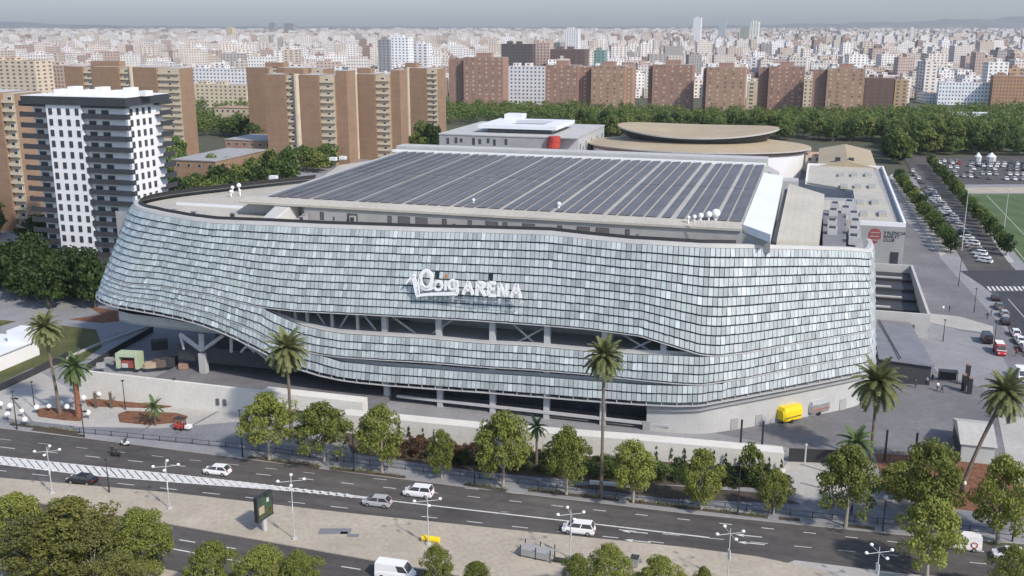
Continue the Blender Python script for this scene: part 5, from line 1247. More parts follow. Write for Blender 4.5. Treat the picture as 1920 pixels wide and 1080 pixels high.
wall_line('retaining_wall', 'thin black wall slanting up beside the terrace at the left end of the arena', 'wall', [(166, 694), (230, 655), (288, 622)], 1.3, .3, 'charcoal')
# black slab-like totems
for x, y, tp, lb_ in ((1387, 858, 787, 'left of two black posts before the yellow trailer'), (1427, 861, 790, 'right of two black posts before the yellow trailer'), (1658, 868, 806, 'black post right of the small stubby palm'), (1714, 872, 812, 'black post left of the grey tent')):
    A = G(x, y, .13); h = ztop(A, tp) - .13; t = thing('black_post', lb_, 'post', A, RZ); mb = MB(); mb.box(-.16, .16, -.12, .12, 0, h); mb.build('shaft', 'steel_dk', t); mb = MB(); mb.box(-.25, .25, -.2, .2, 0, .12); mb.build('base', 'concrete', t)
# ================================================================ VEHICLES
def loft(mb, secs, mi=0):
    """secs: (x, z0, z1, half width bottom, half width top)"""
    rings = []
    for x, z0, z1, wb_, wt_ in secs:
        hh = z1 - z0; rings.append([(x, -wb_ * .92, z0), (x, -wb_, z0 + hh * .25), (x, -wb_ * .98, z0 + hh * .7), (x, -wt_, z1), (x, wt_, z1), (x, wb_ * .98, z0 + hh * .7), (x, wb_, z0 + hh * .25), (x, wb_ * .92, z0)])
    n = 8; pts = [p for r in rings for p in r]; fs = []
    for i in range(len(rings) - 1): fs += [(i * n + j, (i + 1) * n + j, (i + 1) * n + (j + 1) % n, i * n + (j + 1) % n) for j in range(n)]
    fs += [tuple(range(n)), tuple(range((len(rings) - 1) * n, len(rings) * n))]; mb.add(pts, fs, mi)
SPEC = {'hatch': dict(L=4.2, W=.88, hood=.92, belt=.95, top=1.48, c0=1.55, c1=.55, c2=-1.35, c3=-2.0),
        'saloon': dict(L=4.6, W=.9, hood=.88, belt=.92, top=1.42, c0=1.5, c1=.6, c2=-1.0, c3=-1.75),
        'suv': dict(L=4.5, W=.93, hood=1.05, belt=1.08, top=1.68, c0=1.5, c1=.7, c2=-1.75, c3=-2.12),
        'van': dict(L=5.0, W=.96, hood=1.15, belt=1.15, top=2.1, c0=2.0, c1=1.3, c2=-2.42, c3=-2.46)}
def car_meshes(kind, colm, glass_side=True):
    s = SPEC[kind]; l = s['L'] / 2; w_ = s['W']; out = []
    mb = MB()
    loft(mb, [(l, .35, .62, w_ * .72, w_ * .62), (l - .12, .24, .72, w_ * .88, w_ * .78), (l - .5, .2, s['hood'] * .93, w_, w_ * .86), (s['c0'], .2, s['hood'], w_, w_ * .9), (s['c2'], .2, s['belt'], w_, w_ * .92), (s['c3'], .22, s['belt'] * .98, w_, w_ * .88), (-l + .12, .26, s['belt'] * .92 if kind != 'van' else s['belt'], w_ * .92, w_ * .82), (-l, .38, .7, w_ * .8, w_ * .72)])
    b = s['belt'] - .03; tp = s['top']; wt_ = w_ * (.74 if kind != 'van' else .86); wb_ = w_ * .92
    lo = [(s['c0'], -wb_ * .95, b), (s['c0'], wb_ * .95, b), (s['c3'], wb_, b), (s['c3'], -wb_, b)]; hi = [(s['c1'], -wt_, tp - .04), (s['c1'], wt_, tp - .04), (s['c2'], wt_, tp), (s['c2'], -wt_, tp)]
    mb.hexa(lo + hi, 0); body = mb.mesh('body', [colm]); out.append(('body', body, (0, 0, 0)))
    def glassq(a, b_, c, d, nm, inset=.08):
        P = [Vector(q) for q in (a, b_, c, d)]; cen = sum(P, Vector()) / 4; n = (P[1] - P[0]).cross(P[3] - P[0]).normalized()
        if n.dot(cen - Vector((0, 0, .8))) < 0: n = -n
        Q = [p.lerp(cen, inset * 1.6) + n * .012 for p in P]; m2 = MB(); m2.hexa([q - n * .01 for q in Q] + Q); out.append((nm, m2.mesh(nm, ['glass']), (0, 0, 0)))
    glassq(lo[0], lo[1], hi[1], hi[0], 'windscreen'); glassq(lo[3], lo[2], hi[2], hi[3], 'rear_window')
    for k in ((0, 3, 3, 0), (1, 2, 2, 1)):
        a, c = Vector(lo[k[0]]), Vector(lo[k[1]]); e, f = Vector(hi[k[2]]), Vector(hi[k[3]])
        if kind == 'van': c = a.lerp(c, .32); e = f.lerp(e, .3); glassq(a, c, e, f, 'side_window')
        else:
            glassq(a, a.lerp(c, .5), f.lerp(e, .5), f, 'side_window', .06); glassq(a.lerp(c, .5), c, e, f.lerp(e, .5), 'side_window', .06)
    for sy in (-1, 1):
        m2 = MB(); m2.box(l - .2, l - .03, sy * w_ * .62 - .16, sy * w_ * .62 + .16, .62, .76); out.append(('headlight', m2.mesh('headlight', ['lamp_glass']), (0, 0, 0)))
        m2 = MB(); m2.box(-l + .0, -l + .14, sy * w_ * .72 - .13, sy * w_ * .72 + .13, .72, .95); out.append(('tail_light', m2.mesh('tail_light', ['red_light']), (0, 0, 0)))
    return out, s
WHM = None
def make_car(kind, color, label, loc, rz, group=None, name='car', cat='car'):
    global WHM
    t = thing(name, label, cat, loc, rz, group); parts, s = car_meshes(kind, 'car_' + color)
    for nm, me, lc_ in parts: link(nm, me, t, lc_)
    if WHM is None:
        a = MB(); a.tube((0, -.11, 0), (0, .11, 0), .32, n=14); b_ = MB(); b_.tube((0, -.125, 0), (0, .125, 0), .19, n=10); WHM = (a.mesh('wheel', ['tyre']), b_.mesh('rim', ['rim']))
    for sx in (1, -1):
        for sy in (1, -1): wh = link('wheel', WHM[0], t, (sx * s['L'] * .305, sy * (s['W'] - .1), .32)); link('rim', WHM[1], wh)
    return t
RL = math.atan2((G(200, 868) - G(800, 935)).y, (G(200, 868) - G(800, 935)).x)     # heading left along the avenue
protos = {}
def car(kind, color, label, x, y, rz, group=None, z=.01, name='car', cat='car'):
    p = G(x, y, z); k = (kind, color)
    if k in protos: return copy_tree(protos[k], None, p, rz, label, group=group)
    o = make_car(kind, color, label, p, rz, group, name, cat); protos[k] = o; return o
car('hatch', 'white', 'white hatchback driving left on the avenue, nearest the far kerb', 408, 888, RL, name='car')
car('saloon', 'black', 'black saloon driving left beside the hatched band', 155, 905, RL)
car('suv', 'white', 'white four-wheel-drive car in the far lane of the avenue', 785, 929, RL)
car('hatch', 'silver', 'silver hatchback beside the median, left of the white off-roader', 708, 947, RL)
c_ = car('suv', 'white', 'white boxy car driving left beside the right lamp of the median', 1085, 998, RL)
car('van', 'white', 'white van at the bottom edge, driving right on the service road', 742, 1082, RL + math.pi, name='van', cat='van')
v2 = car('van', 'white', 'white delivery van with a red ring on its rear side, behind the right trees', 1800, 1027, RL, name='van', cat='van')
mb = MB(); 
for k in range(16):
    a0_, a1_ = 2 * math.pi * k / 16, 2 * math.pi * (k + 1) / 16
    mb.add([(-1.5 + r_ * math.cos(a_), .985, 1.05 + r_ * math.sin(a_)) for a_, r_ in ((a0_, .3), (a1_, .3), (a1_, .44), (a0_, .44))], [(0, 1, 2, 3)])
mb.build('ring_emblem', 'red_paint', v2)
car('hatch', 'white', 'white small car at the bottom right corner of the avenue', 1893, 1047, RL)
# parked cars down the side street
SD = (G(1735, 350) - G(1850, 495)); SR = math.atan2(SD.y, SD.x)
cols = ['white', 'silver', 'white', 'grey', 'silver', 'white', 'black', 'white', 'silver', 'beige', 'white', 'dark blue']
i = 0; a = G(1848, 492, .17); c = G(1738, 356, .17); L_ = (c - a).length; n_ = 29
random.seed(31)
for k in range(n_):
    p = a.lerp(c, k / (n_ - 1)); px, py = PR(p); col = cols[(k * 5 + k // 4) % 12]
    car(('hatch', 'saloon', 'suv')[k % 3], col, '%s car parked %s from the near end of the side street line' % (col, nth(k)), px + U_(-1.5, 1.5), py, SR + math.radians(62) + U_(-.05, .05), 'cars parked in the side street line', .18)
for k, (x, y) in enumerate(((1711, 322), (1717, 329), (1722, 336), (1729, 343))):
    car('hatch', cols[k], '%s car, %s in the short far line of the side street' % (cols[k], nth(k)), x, y, SR, 'cars at the far end of the side street', .18)
for k, (x, y, cl) in enumerate(((1783, 459, 'white'), (1768, 434, 'white'), (1757, 424, 'silver'), (1745, 403, 'white'), (1866, 562, 'black'), (1873, 578, 'grey'), (1882, 592, 'silver'), (1884, 606, 'black'), (1903, 628, 'white'), (1912, 642, 'white'), (1921, 656, 'silver'))):
    car('saloon' if k % 2 else 'hatch', cl, '%s car, %s at the side street left kerb %s' % (cl, nth(k if k < 4 else k - 4), 'beyond the crossing' if k < 4 else 'nearer than the crossing'), x, y, SR, 'cars along the left kerb of the side street', .18)
car('van', 'black', 'black van on the right plaza beside the red and white truck', 1849, 640, SR, z=.15)
tk = car('van', 'red', 'red and white panel van on the right plaza', 1874, 662, SR + math.pi, z=.15, name='van', cat='van')
mb = MB(); mb.box(-2.3, .4, -.8, .8, 2.11, 2.2); mb.build('roof_panel', 'white_paint', tk)
mb = MB(); mb.box(.6, 2.3, -.9, .9, 1.16, 1.22); mb.build('bonnet', 'white_paint', tk)
car('van', 'white', 'white minibus at the right edge above the leaning palm', 1914, 710, SR + math.pi, z=.15)
# car park behind the pitch: simple one-piece cars, a few pixels each
simple = {}
for cl in ('white', 'silver', 'grey', 'black', 'red'):
    mb = MB(); l = 2.15; loft(mb, [(l, .3, .7, .75, .65), (1.2, .22, .92, .88, .8), (-1.9, .22, .95, .88, .8), (-l, .35, .75, .75, .7)], 0)
    mb.hexa([(1.3, -.8, .9), (1.3, .8, .9), (-1.9, .8, .9), (-1.9, -.8, .9), (.5, -.66, 1.4), (.5, .66, 1.4), (-1.4, .66, 1.42), (-1.4, -.66, 1.42)], 1)
    mb.box(-1.35, .45, -.63, .63, 1.421, 1.46, 0); simple[cl] = mb.mesh('parked_car', ['car_' + cl, 'glass'])
rowi = 0
for (x0, x1, y) in ((1752, 1800, 303), (1756, 1925, 307), (1812, 1925, 312), (1762, 1800, 314), (1818, 1925, 318), (1768, 1840, 322), (1822, 1925, 327), (1772, 1840, 331), (1848, 1925, 336)):
    a = G(x0, y, .16); c = G(x1, y + 2, .16); n_ = int((c - a).length / 2.9); j = 0
    for k in range(n_):
        if R() < .12: continue
        cl = random.choice(['white', 'white', 'silver', 'grey', 'black', 'white', 'silver']) if R() < .96 else 'red'
        o = link('parked_car', simple[cl], None, a.lerp(c, (k + .5) / n_), SR + U_(-.06, .06)); tag(o, '%s car parked %s from the left in the %s row of the car park' % (cl, nth(j), nth(rowi)), 'car', 'cars in the car park'); j += 1
    rowi += 1
for k, (x, y) in enumerate(((20, 482), (45, 486), (72, 482), (95, 488), (30, 474))):
    car('saloon', ('black', 'grey', 'white', 'black', 'silver')[k], '%s car parked %s from the left by the bushes at the left edge' % (('black', 'grey', 'white', 'black', 'silver')[k], nth(k)), x, y, RZ, 'cars left of the white tower', .15)
for k, (x, y, w_) in enumerate(((1833, 299, 11), (1858, 299, 15))):
    A = G(x, y + 3, .15); t = thing('marquee', '%s white marquee behind the car park' % ('smaller left' if k == 0 else 'larger right'), 'tent', A); r_ = wpx(A, w_, 4) * .6
    mb = MB(); mb.tube((0, 0, 0), (0, 0, 2.2), r_, n=8, cap=False); mb.build('side', 'canvas', t); mb = MB(); mb.tube((0, 0, 2.2), (0, 0, 4.4), r_ * 1.05, .1, n=8); mb.build('canopy', 'roof_white', t)
# ---- yellow trailer, silver trailer
def trailer(label, x, y, rz, m, L_, Wd, h, name):
    t = thing(name, label, 'trailer', G(x, y, .14), rz); mb = MB()
    secs = [(L_ / 2, .75, h * .82, Wd * .82, Wd * .6), (L_ / 2 - .35, .5, h, Wd, Wd * .8), (-L_ / 2 + .35, .5, h, Wd, Wd * .8), (-L_ / 2, .75, h * .82, Wd * .82, Wd * .6)]
    loft(mb, secs); mb.build('body', m, t); mb = MB(); mb.box(-L_ / 2 + .5, L_ / 2 - .5, -Wd - .03, -Wd - .005, 1.1, 1.25); mb.build('stripe', 'steel_dk' if m == 'yellow' else 'red_paint', t)
    for sy in (-1, 1): mb = MB(); mb.tube((-.3, sy * (Wd - .1) - .12, .35), (-.3, sy * (Wd - .1) + .12, .35), .35, n=12); mb.build('wheel', 'tyre', t)
    mb = MB(); mb.tube((L_ / 2, 0, .5), (L_ / 2 + 1.2, 0, .45), .06); mb.build('tow_bar', 'steel_dk', t); return t
RW_ = math.atan2((G(1600, 740) - G(1400, 790)).y, (G(1600, 740) - G(1400, 790)).x)
trailer('bright yellow rounded trailer by the base wall of the arena', 1478, 789, RW_, 'yellow', 4.6, 1.2, 2.95, 'food_trailer')
tr2 = trailer('polished silver food trailer right of the yellow one', 1529, 774, RW_, 'silver', 4.8, 1.25, 2.75, 'food_trailer')
mb = MB(); mb.box(.2, 1.6, .2, 1.1, 2.75, 3.2); mb.build('roof_hatch', 'steel_dk', tr2)
t = thing('green_bin', 'dark green skip between the two trailers', 'bin', G(1504, 776, .14), RW_); mb = MB(); mb.hexa([(-.7, -.5, .1), (.7, -.5, .1), (.7, .5, .1), (-.7, .5, .1), (-.9, -.6, 1.5), (.9, -.6, 1.5), (.9, .6, 1.5), (-.9, .6, 1.5)]); mb.build('tub', 'leaf_d', t); mb = MB(); mb.box(-.95, .95, -.65, .65, 1.51, 1.62); mb.build('lid', 'charcoal', t)
# ---- grey gabled tent
A = G(1800, 865, .14); tz = 3.0; tn = thing('grey_tent', 'big grey-green gabled tent behind the right sidewalk trees', 'tent', A, RZ); w_ = ulen(A, 1862)
mb = MB(); mb.hexa([(0, 0, 0), (w_, 0, 0), (w_, 11, 0), (0, 11, 0), (0, 0, tz), (w_, 0, tz), (w_, 11, tz), (0, 11, tz)]); mb.build('side', 'canvas', tn)
mb = MB(); mb.add([(-.3, -.3, tz + .01), (w_ + .3, -.3, tz + .01), (w_ + .3, 5.5, tz + 1.7), (-.3, 5.5, tz + 1.7), (w_ + .3, 11.3, tz + .01), (-.3, 11.3, tz + .01)], [(0, 1, 2, 3), (3, 2, 4, 5), (0, 3, 5), (1, 4, 2)]); mb.build('roof', 'roof_lt', tn)
mb = MB(); mb.box(-.06, -.01, 1, 10, .1, 2.6); mb.build('entrance', 'steel_dk', tn)
mb = MB(); mb.tube((w_ - .6, 10, 3.2), (w_ + .4, 12.4, 0), .12, n=6); mb.build('guy_leg', 'white_paint', tn)
# ---- forklift with red base
t = thing('forklift', 'small red forklift with a white tray beside the bark bed', 'forklift', G(340, 805, .14), RZ)
mb = MB(); mb.box(-1.1, .6, -.6, .6, .3, 1.0); mb.build('chassis', 'red_paint', t); mb = MB(); 
for sx, sy in ((-.9, -.5), (-.9, .5), (.4, -.5), (.4, .5)): mb.tube((sx, sy, 1), (sx, sy, 2.0), .05, n=4)
mb.box(-1, .5, -.6, .6, 2.0, 2.1); mb.build('cab_frame', 'steel_dk', t)
for sx in (-.7, .35):
    for sy in (-.6, .6): mb = MB(); mb.tube((sx, sy - .1, .3), (sx, sy + .1, .3), .3, n=10); mb.build('wheel', 'tyre', t)
mb = MB(); mb.box(.7, .8, -.4, -.3, .1, 2.2); mb.box(.7, .8, .3, .4, .1, 2.2); mb.box(.8, 1.9, -.35, .35, .35, .42); mb.build('mast', 'steel_dk', t)
mb = MB(); mb.box(1.0, 1.9, -.5, .5, .43, .95); mb.build('tray', 'white_paint', t)
# ================================================================ LAMPS AND POSTS
def lamp4(label, x, y, tp, z=.14):
    A = G(x, y, z); h = ztop(A, tp) - z; t = thing('street_lamp', label, 'street lamp', A, RZ + .5, 'lamps with four heads on the median')
    mb = MB(); mb.path([(0, 0, -.02), (0, 0, 1.2), (0, 0, h)], [.1, .075, .05], 8); mb.build('pole', 'steel_lt', t)
    am = MB(); 
    for k in range(2): a_ = k * math.pi / 2; d_ = Vector((math.cos(a_), math.sin(a_), 0)) * 1.7; am.tube(Vector((0, 0, h - .7)) - d_, Vector((0, 0, h - .7)) + d_, .04, n=5)
    am.build('arm', 'steel_lt', t)
    for k in range(4):
        a_ = k * math.pi / 2; p = Vector((math.cos(a_) * 1.7, math.sin(a_) * 1.7, h - .55)); g = MB(); g.ball(p, .24, sz=.8); g.build('lamp_head', 'lamp_glass', t, smooth=True)
    mb = MB(); mb.box(-.03, .03, -.35, .35, h * .42, h * .42 + 1.3); mb.build('banner', 'white_paint', t)
    mb = MB(); mb.prism([(.4 * math.cos(k), .4 * math.sin(k)) for k in [i * 1.047 for i in range(6)]], 0, .22); mb.build('base', 'concrete_lt', t)
for x, y, tp, lb_ in ((98, 924, 838, 'leftmost four-headed lamp on the beige median'), (318, 953, 866, 'second four-headed lamp from the left on the median'), (552, 1010, 893, 'four-headed lamp right of the dark billboard'),
                      (803, 1020, 930, 'four-headed lamp beside the yellow barrier'), (1069, 1046, 955, 'four-headed lamp right of the boxy white car'), (1364, 1090, 991, 'four-headed lamp on the right half of the median'), (1641, 1110, 1026, 'rightmost four-headed lamp behind the lone near tree')): lamp4(lb_, x, y, tp)
def post_lamp(label, x, y, tp, arm=0, ball=False, m='steel_dk', z=.13, r=.09):
    A = G(x, y, z); h = ztop(A, tp) - z; t = thing('lamp_post', label, 'lamp post', A, RZ)
    mb = MB(); mb.path([(0, 0, -.02), (0, 0, h * .3), (0, 0, h)], [r * 1.5, r, r * .7], 7); mb.build('pole', m, t)
    mb = MB()
    if ball: mb.ball((0, 0, h + .2), .3); mb.build('globe', 'lamp_glass', t, smooth=True)
    else: mb.tube((0, 0, h - .05), (0, 0, h + .12), .32, .22, 8); mb.build('lamp_head', m, t)
    if arm: mb = MB(); mb.box(0, arm, -.06, .06, h * .82, h * .82 + .1); mb.box(arm - .5, arm + .2, -.15, .15, h * .82 - .08, h * .82 + .14); mb.build('arm', m, t)
for a in [('black post at the far left edge of the avenue', 32, 805, 734, .8), ('black post with a bushy clip left of the first bark bed', 158, 820, 760, .9), ('black lamp post just left of the first sidewalk tree', 455, 857, 770, 0),
          ('slim dark post on the edge of the hatched band', 205, 923, 862, 0), ('black lamp post between the first two pairs of sidewalk trees', 664, 884, 805, .6), ('black lamp post behind the largest middle tree', 890, 907, 850, 0),
          ('black lamp post right of the last full middle tree', 1383, 965, 872, 0), ('lamp post standing before the white wall, left one', 235, 768, 714, 0), ('lamp post standing before the white wall, right one', 331, 762, 710, 0),
          ('lamp post on the far left plaza', 65, 765, 716, 0), ('tall lamp post on the right plaza near the crossing', 1797, 536, 480, 0), ('lamp post on the right plaza below the pale path', 1768, 640, 600, 0),
          ('lamp post near the kerb of the side street', 1826, 586, 541, 0), ('lamp post beside the red and white van', 1862, 660, 604, 0), ('signal post at the right edge of the avenue', 1898, 1015, 968, .5), ('lamp post at the top of the car park street', 1753, 300, 280, 0)]: post_lamp(*a)
post_lamp('black lamp post with a white globe between the right trees', 1655, 996, 935, 0, True)
post_lamp('short post with a white globe below the leaning palm', 1806, 925, 908, 0, True)
for k, (x, y) in enumerate(((1803, 470), (1880, 450), (1720, 270), (1562, 264))):
    post_lamp('pale floodlight mast %s' % ('left of the pitch', 'on the pitch edge', 'behind the side street', 'among the trees behind the tan hall')[k], x, y, (356, 356, 226, 236)[k], 0, False, 'steel_lt', .13, .12)
# ball lights of the left plaza
random.seed(4)
gl_ = [(3, 768), (15, 788), (42, 782), (70, 775), (93, 773), (115, 767), (127, 774), (133, 762), (158, 757), (187, 750), (20, 772), (166, 785), (48, 798)]
gl_.sort()
for i, (x, y) in enumerate(gl_):
    A = G(x, y, .14); t = thing('globe_light', 'white globe light on a short stem, %s from the left in the left plaza' % nth(i), 'light', A, 0, 'globe lights of the left plaza')
    mb = MB(); mb.tube((0, 0, -.02), (0, 0, .8), .05, n=6); mb.build('stem', 'steel_dk', t); mb = MB(); mb.ball((0, 0, 1.15), .5 if i % 3 else .42, 12, 8); mb.build('globe', 'lamp_glass', t, smooth=True)
for k, (x, y) in enumerate(((180, 765), (209, 765))):
    t = thing('timber_post', '%s of two brown timber posts before the white wall' % ('left', 'right')[k], 'post', G(x, y, .14)); mb = MB(); mb.box(-.2, .2, -.2, .2, 0, 3.0); mb.build('shaft', 'trunk_dk', t); mb = MB(); mb.box(-.26, .26, -.26, .26, 3.0, 3.15); mb.build('cap', 'trunk', t)
# ---- billboard
A = G(497, 994, .14); t = thing('billboard', 'dark billboard on a single leg standing on the median', 'billboard', A, RZ + math.radians(80))
bh = ztop(A, 926) - .14; bz = bh - 3.6
mb = MB(); mb.box(-.35, .35, -.14, .14, 0, bz + .05); mb.build('leg', 'concrete_lt', t)
mb = MB(); mb.box(-1.6, 1.6, -.28, .28, bz, bh); mb.build('case', 'steel_dk', t)
for s_ in (-1, 1):
    mb = MB(); y_ = s_ * .29; mb.box(-1.4, 1.4, min(y_, y_ + s_ * .02), max(y_, y_ + s_ * .02), bz + .25, bh - .25, 0)
    y2 = y_ + s_ * .03
    for (x0, x1, z0, z1, mi) in ((-1.3, -.2, 1.0, 2.1, 1), (0.1, 1.2, .5, 1.5, 2), (.3, .8, 2.3, 2.9, 3), (-.9, -.3, .4, .8, 2)): mb.box(x0, x1, min(y2, y2 + s_ * .01), max(y2, y2 + s_ * .01), bz + z0, bz + z1, mi)
    mb.build('poster', [mat('poster_green', (.04, .07, .05), .4, .6, .8), 'roof_tan', 'grass', 'canvas'], t)
# ---- median furniture
t = thing('barrier', 'yellow crash cushion at the foot of a median lamp', 'barrier', G(808, 1016, .14), RZ); mb = MB()
mb.tube((-1.2, 0, .45), (1.2, 0, .45), .42, n=10); mb.build('cushion', 'yellow', t); mb = MB(); mb.box(-1.3, 1.3, -.5, .5, 0, .08); mb.build('base', 'concrete', t)
t = thing('metal_frame', 'grey metal shelter frame lying on the median', 'street furniture', G(1010, 1044, .14), RZ - .1)
mb = MB(); mb.box(-2.3, 2.0, -.9, .9, 1.0, 1.12); mb.box(-2.3, 2.0, -.9, -.82, .25, 1.0); mb.build('panel', 'concrete', t)
for sx in (-2.2, -.1, 1.9):
    for sy in (-.85, .85): mb = MB(); mb.box(sx - .06, sx + .06, sy - .06, sy + .06, 0, 1.7); mb.build('leg', 'steel_dk', t)
mb = MB(); mb.tube((2.2, -.4, .4), (3.9, -.2, .35), .3, n=8); mb.build('drum', 'steel_dk', t)
t = thing('wheelie_bin', 'grey litter bin between the bottom tree tops at right', 'bin', G(1190, 1062, .14), RZ); mb = MB(); mb.hexa([(-.4, -.4, .1), (.4, -.4, .1), (.4, .4, .1), (-.4, .4, .1), (-.5, -.5, 1.3), (.5, -.5, 1.3), (.5, .5, 1.3), (-.5, .5, 1.3)]); mb.build('tub', 'concrete', t); mb = MB(); mb.box(-.52, .52, -.52, .52, 1.31, 1.42); mb.build('lid', 'charcoal', t)
for x, y, sx_, sy_ in ((628, 996, 2.2, .8), (662, 1004, .8, .4), (645, 999, .5, .3), (1180, 1052, 1.6, .5), (945, 960, .5, .2)):
    b = MB(); a = G(x, y, .15); b.box(a.x - sx_, a.x + sx_, a.y - sy_, a.y + sy_, .14, .16); structure('manhole_cover', b, 'blue_pave')
# crowd barriers, black screens on the right plaza
t = thing('screen_cube', 'black mesh cage on the right plaza', 'cage', G(1776, 716, .14), RZ); mb = MB()
for p in ((-1.6, -.8), (1.6, -.8), (1.6, .8), (-1.6, .8)): mb.tube((*p, 0), (*p, 2.2), .08, n=4)
mb.box(-1.7, 1.7, -.9, .9, 2.2, 2.3); mb.build('frame', 'steel_dk', t); mb = MB(); mb.box(-1.55, 1.55, .7, .75, .2, 2.1); mb.build('panel', 'steel_dk', t)
for k, (x, y) in enumerate(((1806, 732), (1812, 722), (1817, 738))):
    t = thing('speaker_tower', ('left', 'middle, tallest', 'right')[k] + ' of three black upright cases with red tops on the right plaza', 'equipment', G(x, y, .14), RZ); mb = MB(); mb.box(-.4, .4, -.4, .4, 0, 3.0 + k % 2); mb.build('case', 'steel_dk', t); mb = MB(); mb.box(-.3, .3, -.3, .3, 3.01 + k % 2, 3.3 + k % 2); mb.build('top', 'brick_red', t)
# stuff on the left terrace: pale green stage truck, crates
zT = -.9 + ZA
A = G(247, 688, zT); t = thing('stage_unit', 'pale green arched stall with red goods under the left end of the arena', 'stall', A, RZ + .15)
mb = MB(); mb.box(-2.6, -1.9, -1.2, 1.2, 0, 2.4); mb.box(1.4, 2.1, -1.2, 1.2, 0, 2.4); mb.box(-2.6, 2.1, -1.2, 1.2, 2.4, 3.1); mb.build('arch', mat('pale_green', (.42, .50, .34), .6, .1, 1), t)
mb = MB(); mb.box(-1.85, 1.35, -.6, 1.0, 0, 1.5); mb.build('goods', mat('dull_red', (.28, .07, .06), .8, .4, 1.5), t); mb = MB(); mb.box(-1.6, -.4, -.9, -.62, .1, .9); mb.build('box', 'canvas', t)
random.seed(6)
for k, (x, y, m_, s_) in enumerate(((283, 690, 'roof_tan', 1.0), (300, 688, 'trunk_dk', 1.2), (318, 686, 'charcoal', 1.4), (205, 680, 'concrete', .8), (222, 686, 'charcoal', .7), (190, 690, 'concrete', .8), (345, 692, 'brick_red', .9), (300, 655, 'charcoal', 1.6))):
    t = thing('crate', '%s crate, %s from the left under the arena end' % ({'roof_tan': 'tan', 'trunk_dk': 'brown', 'charcoal': 'black', 'concrete': 'grey', 'brick_red': 'reddish'}[m_], nth(sorted([283, 300, 318, 205, 222, 190, 345, 300.5]).index(x if k != 7 else 300.5))), 'crate', G(x, y, zT), U_(-.5, .5)); 
    mb = MB(); mb.box(-s_, s_, -.6 * s_, .6 * s_, .12, 1.3 * s_); mb.build('box', m_, t); mb = MB(); mb.box(-s_ * .8, s_ * .8, -.5 * s_, .5 * s_, 0, .12); mb.build('pallet', 'trunk', t)
# ================================================================ PEOPLE
def body_mesh(pose, top, leg, hair='steel_dk', seed=0):
    me = bpy.data.meshes.new('b'); V = []; E_ = []; r = []
    def v(p, rr): V.append(p); r.append(rr); return len(V) - 1
    pel = v((0, 0, .95), .15); wa = v((0, 0, 1.12), .135); ch = v((0, 0, 1.38), .165); nk = v((0, .01, 1.52), .06); hd = v((0, .02, 1.62), .095); ht_ = v((0, .02, 1.70), .085)
    E_ += [(pel, wa), (wa, ch), (ch, nk), (nk, hd), (hd, ht_)]
    st_ = {'stand': 0, 'walk': .28, 'sit': 0}[pose]
    for s_ in (-1, 1):
        if pose == 'sit': kn = v((s_ * .2, .38, .88), .085); an_ = v((s_ * .2, .32, .45), .055); ft = v((s_ * .2, .48, .40), .045); hp_ = v((s_ * .12, .05, .92), .11)
        else: hp_ = v((s_ * .11, 0, .88), .11); kn = v((s_ * .11, s_ * st_ * .5 + .03, .5), .075); an_ = v((s_ * .11, s_ * st_ - (.05 if s_ < 0 else 0), .1), .05); ft = v((s_ * .12, s_ * st_ + .15, .05), .045)
        E_ += [(pel, hp_), (hp_, kn), (kn, an_), (an_, ft)]
        sh_ = v((s_ * .19, 0, 1.42), .07)
        if pose == 'sit': el = v((s_ * .28, .14, 1.2), .05); ha = v((s_ * .24, .40, 1.12), .04)
        else: el = v((s_ * .26, -s_ * st_ * .4, 1.14), .048); ha = v((s_ * .27, -s_ * st_ * .9 + .08, .90), .04)
        E_ += [(ch, sh_), (sh_, el), (el, ha)]
    me.from_pydata(V, E_, []); o = bpy.data.objects.new('b', me); sc.collection.objects.link(o)
    md = o.modifiers.new('s', 'SKIN'); o.modifiers.new('d', 'SUBSURF').levels = 1
    for i, rr in enumerate(r): me.skin_vertices[0].data[i].radius = (rr, rr); me.skin_vertices[0].data[i].use_root = i == 0
    dg = bpy.context.evaluated_depsgraph_get(); dg.update(); m2 = bpy.data.meshes.new_from_object(o.evaluated_get(dg)); bpy.data.objects.remove(o)
    m2.materials.clear()
    for q in (top, leg, 'skin', hair): m2.materials.append(M[q])
    for p in m2.polygons:
        c = p.center; p.material_index = 3 if (c.z > 1.66 or (c.z > 1.56 and c.y < -.02)) else 2 if (c.z > 1.5 or (abs(c.x) > .2 and c.z < 1.0 and pose != 'sit')) else 0 if c.z > .98 else 1
        p.use_smooth = True
    m2.name = 'body'; return m2
PB = {}
def person(label, x, y, pose='stand', top='charcoal', leg='car_dark blue', rz=0, z=.14, loc=None):
    k = (pose, top, leg)
    if k not in PB: PB[k] = body_mesh(pose, top, leg)
    o = link('person', PB[k], None, loc or G(x, y, z), rz); tag(o, label, 'person', None); return o
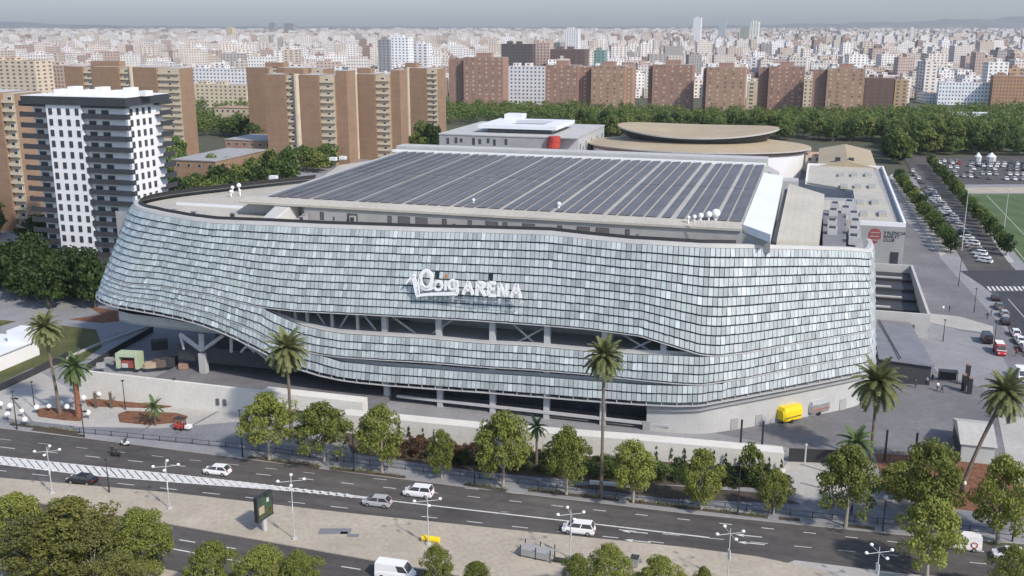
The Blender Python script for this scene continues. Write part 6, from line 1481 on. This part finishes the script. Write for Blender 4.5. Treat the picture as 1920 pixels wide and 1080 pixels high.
for i, a in enumerate([('person in white shirt walking before the shed on the right plaza', 1757, 732, 'walk', 'white_paint', 'charcoal'), ('person in dark clothes beside the white-shirted walker', 1766, 736, 'walk', 'charcoal', 'charcoal'),
     ('person in grey standing nearest the shed corner', 1737, 722, 'stand', 'concrete', 'charcoal'), ('person in black standing left of the shed corner people', 1716, 727, 'stand', 'charcoal', 'steel_dk'), ('person in blue standing behind the walkers by the shed', 1748, 716, 'stand', 'car_dark blue', 'charcoal'),
     ('person in white by the side street end of the pale path', 1768, 585, 'stand', 'white_paint', 'concrete'), ('person in black next to the white-clad one near the pale path', 1780, 584, 'stand', 'charcoal', 'steel_dk'), ('person in dark clothes near the parked cars at the crossing', 1851, 598, 'walk', 'charcoal', 'charcoal'),
     ('person in dark jacket standing beside the lamp near the side street', 1858, 592, 'stand', 'car_dark blue', 'charcoal'), ('person in red walking near the kerb beside the white vans', 1905, 668, 'walk', 'red_paint', 'charcoal'), ('lone person in dark red on the pavement above the leaning palm', 1864, 784, 'stand', 'brick_red', 'steel_dk'),
     ('person in black on the sidewalk by the second small tree', 1596, 965, 'stand', 'charcoal', 'steel_dk'), ('pedestrian in dark clothes on the sidewalk under the right trees', 1449, 962, 'walk', 'charcoal', 'charcoal'), ('person in white on the blue pavement right of the first trees', 632, 866, 'stand', 'white_paint', 'charcoal')]): person(*a, rz=i * 1.3)
def scooter(label, x, y, m, rlabel, top, rz=RL):
    A = G(x, y, .01); t = thing('scooter', label, 'scooter', A, rz); mb = MB()
    loft(mb, [(.5, .5, .9, .14, .08), (.2, .3, .5, .18, .15), (-.2, .3, .5, .18, .15), (-.4, .35, .85, .2, .18), (-.85, .5, .8, .16, .12)]); mb.build('body', m, t)
    for sx in (-.65, .65): mb = MB(); mb.tube((sx, -.06, .27), (sx, .06, .27), .27, n=12); mb.build('wheel', 'tyre', t)
    mb = MB(); mb.tube((.62, 0, .3), (.45, 0, 1.05), .035, n=5); mb.tube((.42, -.32, 1.05), (.42, .32, 1.05), .025, n=5); mb.build('handlebar', 'steel_dk', t)
    person(rlabel, 0, 0, 'sit', top, 'charcoal', rz - math.pi / 2, loc=A + Vector((-.25 * math.cos(rz), -.25 * math.sin(rz), -.03)))
scooter('black scooter on the avenue above the hatched band', 217, 856, 'steel_dk', 'rider in black sitting on the scooter on the avenue', 'steel_dk')
scooter('white scooter on the sidewalk right of the black one', 234, 836, 'white_paint', 'rider in dark jacket on the white scooter', 'charcoal')
person('person in black riding gear standing behind the avenue scooter', 211, 853, 'stand', 'steel_dk', 'steel_dk', z=.01)
# ================================================================ HAZE
hz_ = MB(); hz_.box(-16800, 16800, -1800, 16800, -1.5, 820)
M['haze'] = bpy.data.materials.new('haze'); hm = M['haze']; hm.use_nodes = True; n = hm.node_tree.nodes; n.clear()
ou = n.new('ShaderNodeOutputMaterial'); pv = n.new('ShaderNodeVolumePrincipled'); pv.inputs['Color'].default_value = (.86, .89, .94, 1)
pv.inputs['Density'].default_value = 5.6e-5; pv.inputs['Anisotropy'].default_value = .2
hm.node_tree.links.new(pv.outputs[0], ou.inputs['Volume'])
o = hz_.build('haze', ['haze']); o['kind'] = 'stuff'
